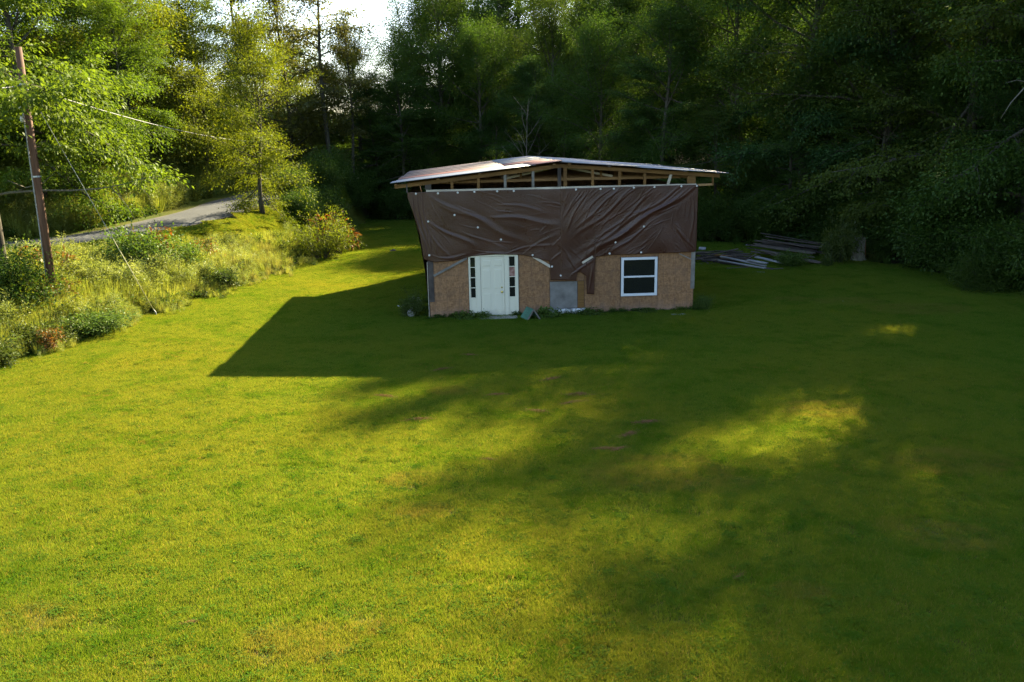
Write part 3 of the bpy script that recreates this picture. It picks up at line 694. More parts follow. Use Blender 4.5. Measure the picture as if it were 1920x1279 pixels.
# forest floor plants along the dark edge
n = 5200; X = r.uniform(-14, 24, n); Y = r.uniform(20, 82, n); de, ie, se = polydist(X, Y, EDGED)
ok = (se > 0) & (de > -.2) & (de < 13) & (np.abs(X) < Y*.66+2); X, Y, de = X[ok], Y[ok], de[ok]
P = np.column_stack([X, Y, terrain(X, Y)-.02]); sc = (.5+.9*r.random(len(X)))*np.clip(.35+de*.35, .35, 1.2)
UW = [weed_mesh(240+k, 'broad').crown_mesh('floor_plant', LF['dark'] if k < 2 else LF['blue']) for k in range(3)] + [weed_mesh(244, 'tall').crown_mesh('floor_grass', LF['dark'])]
o = scatter('forest_undergrowth', UW, P, r.random(len(P))*6.283, np.column_stack([sc*1.4, sc*1.4, sc]), r.integers(0, 4, len(P)))
tag(o, 'low leafy undergrowth on the shaded forest floor', 'undergrowth', kind='stuff')

n = 230; U = np.concatenate([r.uniform(-.1, 9.1, 130), r.uniform(-.16, -.05, 50), r.uniform(9.0, 9.1, 50)]); Vv = np.concatenate([r.uniform(-.2, -.05, 130), r.uniform(0, 10.8, 50), r.uniform(0, 10.8, 50)])
ok = ~((U > 1.72) & (U < 2.86) & (Vv < 0)); U, Vv = U[ok], Vv[ok]
X = -2.74 + U*ca - Vv*sa; Y = 27.96 + U*sa + Vv*ca; P = np.column_stack([X, Y, terrain(X, Y)-.02]); sc = .12 + .22*r.random(len(X))**1.5
o = scatter('wall_grass', UW, P, r.random(len(P))*6.283, np.column_stack([sc*1.5, sc*1.5, sc]), r.integers(0, 4, len(P)))
tag(o, 'unmown grass and weeds along the foot of the house walls', 'grass', kind='stuff')

# raked clumps of dead clippings and other bits on the lawn
DEADG = leaf_mat('dead_clippings', (.17, .085, .032), (.30, .165, .07), None, .25, .03, (1, .9, .7))
def clump_mesh(seed):
    t = Tree(seed); r = t.r; n = 520
    C = r.normal(size=(n, 3))*np.array([.20, .055, .0]); C[:, 2] = .002+.045*r.random(n)*np.exp(-(C[:, 0]/.2)**2-(C[:, 1]/.09)**2)
    D = r.normal(size=(n, 3))*np.array([1, .7, .22]); Nn = r.normal(size=(n, 3))*.4 + np.array([0, 0, 1])
    t.C.append(C); t.D.append(D); t.N.append(Nn); t.L.append(.05+.07*r.random(n)); t.W.append(.005+.005*r.random(n)); return t.crown_mesh('dead_grass_clump', DEADG)
CM = [clump_mesh(300+k) for k in range(4)]
def onlawn(x, y):
    p = at(x, y, 10); d = p - Vector((0, 0, 5.7)); q = Vector((0, 0, 5.7)) + d*(-5.7/d.z); return q.x, q.y
clumps = [(722, 746, .75, 'dead grass clump in the first patch of tree shade below the house shadow'), (785, 789, .8, None), (1031, 713, .8, None), (1085, 741, .9, 'dead grass clump below the house, upper one of a close pair'),
          (1074, 756, .8, 'dead grass clump below the house, lower one of a close pair'), (1008, 772, .7, None), (1212, 793, .85, 'long dead grass clump nearest the row of sunlit patches'),
          (1180, 815, .75, 'dead grass clump with a pale twisted top in mid lawn'), (1135, 842, .7, 'lowest dead grass clump of the mid-lawn string'), (828, 695, .7, None), (880, 668, .6, None),
          (357, 1172, .28, 'tan dead grass scrap in the sunny lower left lawn'), (1385, 1083, .3, 'dead grass scrap in the sunlit patch at lower right'), (930, 742, .7, None), (1160, 842, .5, None), (915, 862, .45, None)]
for k, (x, y, s_, lb) in enumerate(clumps):
    gx_, gy_ = onlawn(x, y); o = link(bpy.data.objects.new('dead_grass_clump', CM[k % 4])); o.location = (gx_, gy_, zt(gx_, gy_)+.040); o.rotation_euler.z = (k*1.7) % 1.2 - .4; o.scale = (s_*1.1, s_*1.0, s_*1.0)
    tag(o, lb or 'small brown clump of dead clippings lying on the shaded lawn', 'grass clump', 'clumps of dead clippings on the lawn')
def blob(seed, R, sq=(1, 1, .6), n=3):
    bm = bmesh.new(); bmesh.ops.create_icosphere(bm, subdivisions=n, radius=R); rr_ = random.Random(seed)
    ph = [rr_.random()*6 for _ in range(6)]
    for v in bm.verts:
        q = v.co/R; k = 1+.28*math.sin(q.x*3.1+ph[0])*math.cos(q.y*4+ph[1])+.22*math.sin(q.z*5+ph[2]+q.x*4)+.12*math.sin(q.y*9+q.z*8+ph[3])+.06*rr_.random(); v.co = Vector((v.co.x*sq[0]*k, v.co.y*sq[1]*k, v.co.z*sq[2]*k))
    return bm
t = NT('dark_stone'); STONE = t.pbr(t.mix(t.noise(8, 3, t.obj()), (.03, .03, .032), (.09, .088, .085)), .85)
t = NT('chalky_scrap'); CHALK = t.pbr(t.mix(t.noise(14, 3, t.obj()), (.20, .20, .19), (.50, .50, .48)), .8)
def lump(name, x, y, R, mat, label, cat, sq=(1, 1, .6), seed=1):
    bm = blob(seed, R, sq); me = bpy.data.meshes.new(name); bm.to_mesh(me); bm.free(); me.materials.append(mat)
    o = link(bpy.data.objects.new(name, me)); o.location = (x, y, zt(x, y)+R*sq[2]*.45); return tag(o, label, cat)
lump('rock', *onlawn(737, 473), .13, STONE, 'dark rock alone on the grass left of the house', 'rock', (1.2, 1, .6), 4)
lump('litter_scrap', *onlawn(1581, 565), .05, CHALK, 'tiny white scrap on the dark lawn right of the house', 'scrap', (1.2, 1, .6), 5)
lump('litter_scrap', *onlawn(630, 488), .10, CHALK, 'pale flat scrap beside the rounded bush', 'scrap', (2.4, 1, .2), 6)
# ------------------------------------------------------------------ the house (local frame: x along the front, y into the depth, z up)
HX, HY, HA = -2.74, 27.96, math.radians(4.0)
WL, DP = 8.97, 10.8                                                     # front width, length
house = empty('unfinished_house', (HX, HY, 0), HA)
tag(house, 'small unfinished house with bare chipboard walls, brown tarps and a low tin roof', 'house')

def osb_mat():
    t = NT('chipboard'); p = t.obj()
    v1 = t.n('TexVoronoi'); v1.inputs['Scale'].default_value = 1.0; t.set(v1.inputs['Vector'], t.scalev(p, (34, 34, 13)))
    v2 = t.n('TexVoronoi'); v2.inputs['Scale'].default_value = 1.0; t.set(v2.inputs['Vector'], t.scalev(p, (12, 20, 30)))
    sep = t.n('SeparateColor'); t.set(sep.inputs[0], v1.outputs['Color']); s2 = t.n('SeparateColor'); t.set(s2.inputs[0], v2.outputs['Color'])
    f = t.math('ADD', t.math('MULTIPLY', sep.outputs[0], .55), t.math('MULTIPLY', s2.outputs[1], .45))
    c = t.mix(t.ramp(f, .15, .9), (.165, .084, .040), (.295, .160, .078))
    c = t.mix(t.math('MULTIPLY', t.ramp(t.noise(1.7, 3, p), .45, .75), .5), c, (.21, .120, .070))
    c = t.mix(t.math('MULTIPLY', t.ramp(t.noise(3.2, 4, p), .52, .72), .6), c, (.10, .062, .042))
    # printed nailing grid
    sx = t.n('SeparateXYZ'); t.set(sx.inputs[0], p)
    lx = t.math('LESS_THAN', t.math('ABSOLUTE', t.math('SUBTRACT', t.math('FRACT', t.math('DIVIDE', sx.outputs[0], .406)), .5)), .016)
    lz = t.math('LESS_THAN', t.math('ABSOLUTE', t.math('SUBTRACT', t.math('FRACT', t.math('DIVIDE', sx.outputs[2], .406)), .5)), .014)
    c = t.mix(t.math('MULTIPLY', t.math('MAXIMUM', lx, lz), .45), c, (.09, .06, .05))
    # damp, splashed foot
    foot = t.math('MULTIPLY', t.ramp(t.math('ADD', sx.outputs[2], t.math('MULTIPLY', t.noise(3, 3, p), .5)), .62, .25), .45)
    c = t.mix(foot, c, (.22, .155, .125))
    hs = t.n('HueSaturation'); t.set(hs.inputs['Color'], c); t.set(hs.inputs['Value'], t.math('ADD', .80, t.math('MULTIPLY', t.objrand(), .38)))
    return t.pbr(hs.outputs[0], .8, spec=.2, normal=t.bump(f, .25, .006))
OSB = osb_mat()
FRESH = wood_mat('raw_pine', (.24, .135, .055), (.36, .21, .09), (2, 30, 30), .7, .2)
AMBER = wood_mat('weathered_amber_pine', (.115, .055, .014), (.21, .11, .034), (2, 30, 30), .75, .3)
PALEW = wood_mat('pale_dry_lumber', (.36, .31, .24), (.56, .49, .39), (2, 30, 30), .75, .25)
GREYW = wood_mat('grey_weathered_board', (.12, .108, .095), (.24, .22, .195), (3, 40, 3), .85, .35)
DARKW = wood_mat('dark_weathered_board', (.045, .036, .032), (.10, .082, .072), (3, 40, 3), .85, .35)
WHITEB = wood_mat('flaking_white_board', (.14, .135, .13), (.40, .40, .40), (2, 30, 6), .75, .3)
t = NT('white_vinyl'); VINYL = t.pbr(t.mix(t.ramp(t.noise(3, 3, t.obj()), .4, .8), (.64, .66, .69), (.56, .58, .60)), .35, spec=.4)
t = NT('off_white_door_paint'); sz = t.n('SeparateXYZ'); t.set(sz.inputs[0], t.obj())
DOORP = t.pbr(t.mix(t.math('MULTIPLY', t.ramp(t.math('ADD', sz.outputs[2], t.noise(7, 4, t.obj())), .75, .35), .5), (.66, .62, .49), (.38, .35, .28)), .45, spec=.35)
t = NT('dark_window_glass'); GLASS = t.pbr((.012, .013, .013), .06, spec=.5)
t = NT('curtain_seen_through_glass'); CURT = t.pbr(t.mix(t.ramp(t.noise(9, 2, t.obj()), .4, .6), (.22, .10, .085), (.34, .20, .17)), .25, spec=.5)
t = NT('brass'); BRASS = t.pbr((.80, .58, .12), .25, 1.0)
t = NT('grey_sheathing'); GREYS = t.pbr(t.mix(t.ramp(t.noise(3, 4, t.obj()), .3, .7), (.115, .106, .098), (.225, .212, .195)), .85)
t = NT('concrete'); CONC = t.pbr(t.mix(t.ramp(t.noise(6, 4, t.obj()), .3, .7), (.22, .20, .18), (.36, .33, .30)), .9, normal=t.bump(t.noise(20, 3, t.obj()), .4, .02))
t = NT('white_painted_block'); WBLOCK = t.pbr(t.mix(t.ramp(t.noise(9, 4, t.obj()), .48, .62), (.74, .74, .75), (.22, .21, .20)), .8)
t = NT('dark_interior'); INTER = t.pbr((.05, .042, .035), .9)

def panel(x0, x1, z0, z1, y=-.022, th=.018, mat=OSB, name='wall_panel'):
    return MB().box(x0 + .006, x1 - .006, y, y + th, z0 + .005, z1 - .005).build(name, mat, house, bevel=.002)
# shell
MB().box(0, WL, 0, .10, 2.13, 4.14).build('upper_wall', INTER, house)
b = MB().box(0, 1.34, 0, .10, 0, 2.13).box(3.01, 6.47, 0, .10, 0, 2.13).box(7.70, WL, 0, .10, 0, 2.13).box(6.47, 7.70, 0, .10, 0, .55).box(6.47, 7.70, 0, .10, 1.86, 2.13)
b.build('front_wall', INTER, house)
MB().box(0, .10, .10, DP, 0, 4.14).build('side_wall', OSB, house); MB().box(WL - .10, WL, .10, DP, 0, 4.14).build('side_wall', OSB, house)
MB().prism([(0, 0), (WL, 0), (WL, 4.45), (4.45, 4.92), (0, 4.45)], DP, DP + .1).build('back_wall', OSB, house)
MB().box(.1, WL - .1, .1, DP, .0, .12).build('floor', INTER, house); MB().box(.1, WL - .1, .1, DP, 2.25, 2.32).build('loft_floor', INTER, house)
# chipboard sheets on the front
panel(0.03, 1.34, -.05, 2.1); panel(3.01, 4.05, -.05, 2.1); panel(5.22, 6.44, .0, 2.1)
panel(6.44, 7.72, .0, .545); panel(7.72, 8.96, .0, 2.1); panel(6.44, 7.72, 1.865, 2.1); panel(4.05, 5.22, 1.12, 2.1)
panel(4.05, 4.985, .20, 1.118, -.034, .02, GREYS, 'grey_panel'); panel(4.985, 5.215, .20, 1.118, -.040, .03, AMBER, 'bare_board')
MB().box(4.0, 4.62, -.10, .0, -.05, .19).build('foundation_block', WBLOCK, house, bevel=.008); MB().box(4.625, 5.25, -.13, -.004, -.05, .185).build('foundation_block', WBLOCK, house, bevel=.008)
o = MB().box(.02, .185, -.046, -.024, .56, 1.98).build('corner_board', DARKW, house, bevel=.003)
o = MB().box(8.85, 8.985, -.048, -.024, .74, 2.0).build('corner_board', GREYW, house, bevel=.003)
MB().box(-.022, -.002, -.02, .12, .02, 1.9).build('corner_board', PALEW, house)
# entrance: frame, two sidelights, door
fr = MB()
for x0, x1 in ((1.345, 1.385), (1.585, 1.735), (2.535, 2.675), (2.905, 2.995)): fr.box(x0, x1, -.05, .06, -.02, 2.03)
fr.box(1.345, 2.995, -.055, .06, 2.03, 2.09).build('door_frame', DOORP, house, bevel=.004)
for x0, x1, red in ((1.385, 1.585, -1), (2.675, 2.905, 2)):
    sl = MB().box(x0 + .002, x1 - .002, -.030, .03, -.02, .64).build('sidelight', DOORP, house)
    bar = MB().box(x0+.002, x0+.022, -.038, -.01, .64, 2.028).box(x1-.022, x1-.002, -.038, -.01, .64, 2.028)
    for k in range(5): bar.box(x0+.023, x1-.023, -.038, -.01, .64 + k*.342, .64 + k*.342 + .022)
    bar.build('muntin', DOORP, sl)
    for k in range(4): MB().box(x0+.02, x1-.02, -.018, -.012, .655 + k*.342, .988 + k*.342).build('pane', CURT if k == red else GLASS, sl)
dr_ = MB().box(1.742, 2.528, -.030, .012, -.01, 2.022).build('door', DOORP, house, bevel=.003)
for cx in (1.945, 2.325):
    for z0, z1 in ((1.70, 1.92), (.95, 1.60), (.20, .80)):
        q = MB(); x0, x1 = cx-.135, cx+.135; y0, y1 = -.0305, -.037
        q.add([(x0, y0, z0), (x1, y0, z0), (x1, y0, z1), (x0, y0, z1), (x0+.03, y1, z0+.03), (x1-.03, y1, z0+.03), (x1-.03, y1, z1-.03), (x0+.03, y1, z1-.03)],
              [(0, 1, 5, 4), (1, 2, 6, 5), (2, 3, 7, 6), (3, 0, 4, 7), (4, 5, 6, 7)]).build('raised_panel', DOORP, dr_)
        for a_, b_ in (((x0-.008, z0-.008), (x1+.008, z0)), ((x0-.008, z1), (x1+.008, z1+.008))): MB().box(a_[0], b_[0], -.0335, -.029, a_[1], b_[1]).build('moulding', DOORP, dr_)
kb = MB(); kb.tube([(2.44, -.03, .83), (2.44, -.055, .83)], .014, 10); kb.tube([(2.44, -.055, .83), (2.44, -.068, .83), (2.44, -.088, .83), (2.44, -.10, .83)], [.016, .032, .034, .016], 12)
kb.tube([(2.44, -.03, .83), (2.44, -.036, .83)], .036, 12).build('knob', BRASS, dr_, True)
kb = MB(); kb.tube([(2.44, -.03, .985), (2.44, -.045, .985)], .026, 12).build('deadbolt', BRASS, dr_, True)
MB().box(1.70, 2.86, -.16, -.03, -.06, -.02).build('threshold', CONC, house)
# window
wf = MB()
x0, x1, z0, z1 = 6.47, 7.70, .55, 1.86
wf.box(x0, x0+.085, -.055, .05, z0, z1).box(x1-.085, x1, -.055, .05, z0, z1).box(x0+.085, x1-.085, -.055, .05, z1-.085, z1).box(x0+.085, x1-.085, -.055, .05, z0, z0+.085)
wn = wf.build('window', VINYL, house, bevel=.006)
MB().box(x0+.087, x1-.087, -.040, .03, 1.175, 1.232).build('sash_rail', VINYL, wn, bevel=.004)
MB().box(x0+.08, x1-.08, -.012, -.006, z0+.08, 1.176).build('pane', GLASS, wn); MB().box(x0+.08, x1-.08, -.002, .004, 1.231, z1-.08).build('pane', GLASS, wn)
# diagonal battens along the torn tarp edge
def batten(a, b, m=PALEW, wd=.06, y=-.075): MB().bar((a[0], y, a[1]), (b[0], y, b[1]), wd, .02).build('batten', m, house)
batten((.19, 1.44), (1.30, 2.0), GREYW, .075); batten((3.50, 1.99), (4.08, 1.63), PALEW, .085); batten((5.13, 1.74), (5.48, 1.945), PALEW, .07, -.15); batten((8.42, 1.95), (8.94, 1.70), GREYW, .03)
# gable framing
def zroof(u): return 5.02 - (4.43-u)*.1042 if u < 4.43 else 5.02 - (u-4.43)*.0815      # top of chords
MB().box(.05, 4.42, -.06, .07, 4.165, 4.245).build('top_plate', PALEW, house, bevel=.003); MB().box(4.425, 8.95, -.06, .07, 4.17, 4.25).build('top_plate', PALEW, house, bevel=.003)
def chord(a, b, y, m=AMBER, wd=.115, th=.04, name='truss_chord'): return MB().bar((a[0], y, a[1]), (b[0], y, b[1]), wd, th).build(name, m, house)
chord((-.95, zroof(-.95)-.10), (4.43, zroof(4.43)-.10), -.04); chord((4.43, zroof(4.43)-.10), (9.72, zroof(9.72)-.10), -.04)
for x, m in ((.89, AMBER), (1.75, AMBER), (2.62, GREYW), (3.53, GREYW), (5.49, AMBER), (6.38, AMBER), (7.22, AMBER), (8.05, PALEW)):
    MB().bar((x - (.05 if x > 8 else 0), -.015, 4.248), (x + (.04 if x > 8 else 0), -.015, zroof(x)-.16), .085, .05).build('stud', m, house)
MB().box(4.34, 4.45, -.045, .03, 4.255, 4.86).build('king_post', DARKW, house); MB().box(4.53, 4.64, -.045, .03, 4.255, 4.85).build('king_post', AMBER, house)
MB().bar((.12, -.02, 4.255), (.12, -.02, 4.46), .2, .06).build('end_block', DARKW, house); MB().bar((8.78, -.02, 4.255), (8.78, -.02, 4.5), .28, .06).build('end_block', AMBER, house)
MB().bar((-.56, -.03, 4.17), (-.56, -.03, 4.44), .04, .09).build('fascia_post', DARKW, house); MB().bar((-.58, -.02, 4.405), (.02, -.02, 4.43), .06, .05).build('lookout', AMBER, house)
MB().bar((9.50, -.03, 4.21), (9.50, -.03, 4.52), .04, .09).build('fascia_post', AMBER, house); MB().bar((8.99, -.02, 4.205), (9.52, -.02, 4.215), .07, .05).build('lookout', FRESH, house)
for k in range(1, 9):                                                   # the trusses behind
    y = .35 + k*1.15 - .75
    chord((-.6, zroof(-.6)-.12), (4.43, zroof(4.43)-.12), y, AMBER); chord((4.43, zroof(4.43)-.12), (9.4, zroof(9.4)-.12), y, AMBER)
    chord((.1, 4.43), (4.43, 4.455), y, FRESH, .085); chord((4.43, 4.455), (8.87, 4.45), y, FRESH, .085)
    if k < 4:
        for x in (2.12, 3.2, 5.9, 6.6): MB().bar((x, y, 4.50), (x, y, zroof(x)-.175), .07, .04).build('web', AMBER, house)
        MB().bar((2.62, y+.05, 4.50), (4.2, y+.05, 4.83), .07, .03).build('web', PALEW, house); MB().bar((4.75, y+.05, 4.83), (6.3, y+.05, 4.52), .07, .03).build('web', PALEW, house)
for u in (-.9, .45, 1.8, 3.1, 4.2, 4.7, 6.0, 7.3, 8.5, 9.6): MB().box(u-.045, u+.045, -.28, DP+.3, zroof(u)-.040, zroof(u)-.004).build('purlin', AMBER if u < 5 else DARKW, house)

# corrugated tin: every sheet a piece of its own, lapped over its neighbour
def tin_mat(name, c1, c2, c3, amt, rough=.45, metal=.55):
    t = NT(name); p = t.obj(); a = t.noise(1.6, 4, t.scalev(p, (.5, 2, 1))); b = t.noise(9, 4, t.scalev(p, (.3, 2, 1)))
    c = t.mix(t.ramp(a, .3, .7), c1, c2); c = t.mix(t.ramp(t.math('ADD', t.math('MULTIPLY', a, .5), t.math('MULTIPLY', b, .5)), 1-amt, 1.08-amt), c, c3)
    return t.pbr(c, rough, metal, .4)
T_GREY = tin_mat('grey_tin', (.19, .21, .24), (.26, .285, .32), (.17, .15, .14), .34, .42, .25)
T_RED = tin_mat('red_rusty_tin', (.17, .065, .05), (.22, .11, .09), (.27, .21, .18), .46, .55, .15)
T_PLUM = tin_mat('brown_faded_tin', (.085, .065, .066), (.12, .098, .098), (.15, .09, .07), .44, .55, .15)
T_DULL = tin_mat('dull_tin', (.15, .155, .16), (.20, .205, .21), (.15, .10, .07), .42, .5, .3)
def sheet(u0, u1, v0, v1, mat, lift=0.0, pitch=.085, dep=.012):
    nb = max(4, int(round((v1-v0)/pitch*4))); V = []; us = [u0, (u0+u1)/2, u1]; sk = random.Random(int(u0*100+v0*1000)); d0, d1 = sk.uniform(-.02, .02), sk.uniform(-.02, .02)
    for i, u in enumerate(us):
        for k in range(nb+1):
            v = v0 + (v1-v0)*k/nb; V.append((u + (d0 if i == 0 else d1 if i == 2 else 0), v, zroof(u) + .012 + lift + dep*math.sin(k*math.pi/2) + .006*math.sin(u*3+v)))
    F = [(i*(nb+1)+k, (i+1)*(nb+1)+k, (i+1)*(nb+1)+k+1, i*(nb+1)+k+1) for i in range(2) for k in range(nb)]
    o = MB().add(V, F).build('roof_sheet', mat, house, True); m_ = o.modifiers.new('thick', 'SOLIDIFY'); m_.thickness = .003; m_.offset = 0; return o
n = 12; sw = (DP + .9) / n
for k in range(n):
    v0 = -.32 + k*sw; v1 = v0 + sw + .05; lf = .016*(k % 2)
    if k == 0:
        sheet(-1.06, 3.58, v0, v1 + .28, T_GREY, .03); sheet(3.42, 4.47, v0, v1 + .1, T_RED, .05)
    else:
        m_ = T_GREY if k < 3 else T_RED if k < 5 else T_PLUM
        sheet(-1.02 + .04*(k % 2), 2.9 + (.66 if k < 3 else 0), v0, v1, m_, lf); sheet(2.8 + (.62 if k < 3 else 0), 4.47, v0, v1, T_RED if k < 5 else T_DULL, lf + .022)
    sheet(4.40, 7.0, v0, v1, T_GREY if k % 3 else T_DULL, lf + .02); sheet(6.9, 9.93, v0, v1, T_GREY if k % 3 != 1 else T_DULL, lf)

# ------------------------------------------------------------------ tarps
def tarp_mat():
    t = NT('brown_plastic_tarp'); p = t.obj()
    a = t.noise(1.1, 3, p); wv = t.n('TexChecker'); t.set(wv.inputs['Vector'], t.scalev(p, (220, 220, 220))); wv.inputs['Scale'].default_value = 1
    c = t.mix(t.ramp(a, .3, .7), (.040, .0120, .0068), (.058, .0200, .0118))
    return t.pbr(c, t.math('ADD', .20, t.math('MULTIPLY', t.noise(4, 3, p), .22)), spec=.42, normal=t.bump(t.noise(26, 3, t.scalev(p, (1, 1, 1)), .6, 1.2), .35, .012))
TARP = tarp_mat()
t = NT('white_plastic_washer'); WASH = t.pbr((.56, .55, .52), .5)
wm = MB(); wm.tube([(0, 0, 0), (0, -.006, 0), (0, -.012, 0)], [.035, .033, .014], 10); WASHER = wm.mesh('washer', WASH)

def fold(P, a, b, wid, amp, taper=.5):
    """ridge of cloth along the segment a-b"""
    a = np.array(a); b = np.array(b); d = b - a; L = np.hypot(*d); d = d/L; nrm = np.array([-d[1], d[0]])
    q = P - a; s = q@d; e = q@nrm + .05*np.sin(s*3.1+a[0])
    w_ = wid*(.6+.8*np.clip(s/L, 0, 1)); m_ = sstep(-.15, .25, s/L)*sstep(1.15, .7, s/L)
    x = e/(w_*.62); return amp*.8*m_*(np.exp(-np.abs(x)**1.4) - .40*np.exp(-(x-1.5)**2))

def make_tarp(name, label, us, zb, ztop, folds, y0, washers, seed, parentless=True, nz=120):
    us = np.array(us); r = np.random.default_rng(seed); U = np.repeat(us[None], nz+1, 0); zbv = np.array([zb(u) for u in us]); ztv = np.array([ztop(u) for u in us])
    tt = np.linspace(0, 1, nz+1)[:, None]; Z = zbv[None] + (ztv-zbv)[None]*tt
    P = np.stack([U.ravel(), Z.ravel()], 1); D = np.zeros(len(P))
    for f in folds: D += fold(P, *f)*(.36 if us[0] < 0 else .5)
    for k in range(40 if us[0] < 0 else 120):                                                  # small creases, running with the big folds nearby
        ax_, az_ = r.uniform(us[0]+.1, us[-1]-.1), r.uniform(1.9, 4.2); f = folds[int(np.argmin([np.hypot((q[0][0]+q[1][0])/2-ax_, (q[0][1]+q[1][1])/2-az_) for q in folds]))]
        d_ = np.array(f[1])-np.array(f[0]); d_ = d_/np.hypot(*d_); th = r.normal()*.28; d_ = np.array([d_[0]*math.cos(th)-d_[1]*math.sin(th), d_[0]*math.sin(th)+d_[1]*math.cos(th)]); ln = r.uniform(.25, 1.3)
        D += fold(P, (ax_-d_[0]*ln/2, az_-d_[1]*ln/2), (ax_+d_[0]*ln/2, az_+d_[1]*ln/2), r.uniform(.016, .04), r.uniform(.002, .0085))
    for k in range(10):
        th = r.random()*3.14; fr = r.uniform(1.5, 7); D += .0022*np.sin((P[:, 0]*math.cos(th)+P[:, 1]*math.sin(th))*fr + r.random()*6)
    D += .012*np.sin(P[:, 0]*4.1+2*np.sin(P[:, 1]*2))*np.exp(-(np.abs(P[:, 1]-np.tile(zbv, nz+1))/.25))
    Dm = np.maximum(D, -.02)
    V = np.column_stack([P[:, 0], y0 - Dm, P[:, 1]]); nu = len(us); i0 = (np.arange(nz)[:, None]*nu + np.arange(nu-1)[None]).ravel()
    me = np_mesh(name, V, [np.stack([i0, i0+1, i0+nu+1, i0+nu], 1)], TARP, True)
    o = link(bpy.data.objects.new(name, me)); o.location = (HX, HY, 0); o.rotation_euler.z = HA
    m_ = o.modifiers.new('thick', 'SOLIDIFY'); m_.thickness = .002
    tag(o, label, 'tarp')
    for x, z in washers:
        j = int(np.argmin((P[:, 0]-x)**2 + (P[:, 1]-z)**2)); q = link(bpy.data.objects.new('washer', WASHER), o); q.location = (x, y0 - Dm[j] - .004, z)
    return o
def pw(pts):
    xs_, zs_ = zip(*pts); return lambda u: float(np.interp(u, xs_, zs_))
zbL = pw([(-.55, 4.02), (-.39, 3.5), (-.2, 2.75), (-.11, 2.0), (-.03, 1.97), (.24, 1.90), (.82, 1.92), (1.17, 1.99), (1.47, 2.06), (2.27, 2.10), (3.16, 2.05), (3.6, 1.94), (4.05, 1.81), (4.075, 1.19), (4.5, 1.17)])
ztL = pw([(-.55, 4.18), (0, 4.18), (2.3, 4.19), (4.5, 4.18)])
usL = np.unique(np.round(np.concatenate([np.linspace(-.55, 4.48, 230), [4.05, 4.06, 4.065, 4.075]]), 4))
foldsL = [((.25, 4.0), (3.4, 2.35), .16, .040), ((.5, 3.75), (2.3, 3.0), .10, .025), ((.15, 3.2), (1.6, 2.35), .09, .045), ((.05, 3.0), (.8, 1.95), .06, .03), ((2.2, 3.35), (4.4, 3.05), .13, .045), ((2.4, 3.75), (4.0, 3.45), .08, .022),
          ((3.2, 2.1), (4.3, 2.75), .07, .022), ((2.6, 2.15), (4.4, 2.45), .06, .020), ((1.2, 2.9), (2.6, 2.2), .07, .02), ((-.42, 4.1), (-.02, 2.0), .05, .05), ((-.25, 4.1), (.02, 2.3), .04, .05), ((-.08, 4.15), (.1, 2.2), .04, .045),
          ((.3, 2.2), (.1, 3.1), .05, .03), ((4.1, 1.8), (4.5, 2.1), .05, .03), ((.9, 2.05), (3.4, 2.13), .06, .02), ((.4, 2.05), (1.3, 2.12), .06, .03)]
make_tarp('tarp', 'brown tarp nailed over the upper front wall above the white door', usL, zbL, ztL, foldsL, -.09,
          [(-.28, 4.13), (.43, 4.13), (1.07, 4.14), (1.61, 4.15), (2.35, 4.15), (2.89, 4.15), (.94, 3.42), (.08, 3.23), (1.69, 3.0), (2.44, 2.58), (.07, 2.13), (3.48, 2.04), (4.12, 1.64), (4.42, 1.33)], 1)
zbR = pw([(4.40, 1.19), (4.93, 1.15), (4.97, 1.40), (5.05, 1.46), (5.27, 1.28), (5.29, .68), (5.54, .66), (5.56, 1.55), (5.60, 1.93), (6.1, 1.97), (7.1, 1.98), (8.2, 1.99), (8.93, 2.0), (9.02, 2.05)])
ztR = pw([(4.4, 4.19), (6.8, 4.21), (9.02, 4.22)])
usR = np.unique(np.round(np.concatenate([np.linspace(4.42, 9.0, 220), [4.93, 4.95, 4.97, 5.27, 5.28, 5.29, 5.54, 5.55, 5.56, 5.6]]), 4))
foldsR = [((8.9, 4.15), (4.9, 1.75), .15, .060), ((8.7, 4.1), (5.6, 2.15), .09, .035), ((8.4, 4.15), (5.0, 2.05), .10, .035), ((7.4, 3.9), (5.4, 2.3), .075, .030), ((6.9, 4.1), (4.9, 2.6), .075, .028), ((6.4, 4.1), (5.0, 3.0), .065, .026),
          ((6.9, 4.2), (5.8, 3.3), .05, .020), ((5.3, 4.1), (4.6, 2.8), .055, .025), ((5.15, 4.1), (4.55, 3.2), .045, .022), ((5.05, 4.15), (4.7, 3.5), .04, .02), ((6.1, 4.15), (5.2, 3.4), .05, .022), ((7.6, 3.1), (6.2, 2.15), .07, .028),
          ((8.9, 2.1), (8.3, 2.9), .06, .030), ((8.7, 2.05), (8.45, 2.8), .05, .026), ((8.85, 3.9), (8.8, 2.2), .05, .025), ((5.0, 1.5), (4.6, 2.0), .05, .03), ((4.8, 1.3), (5.5, 1.9), .05, .035), ((5.40, .8), (5.42, 1.6), .05, .035), ((6.5, 2.5), (8.4, 3.6), .05, -.012)]
make_tarp('tarp', 'brown creased tarp nailed over the upper front wall above the window', usR, zbR, ztR, foldsR, -.105,
          [(4.93, 4.15), (5.74, 4.15), (6.18, 4.15), (6.84, 4.17), (7.53, 4.17), (8.43, 4.18), (8.95, 4.18), (7.2, 2.89), (6.25, 2.39), (6.06, 2.02), (7.12, 2.03)], 2)
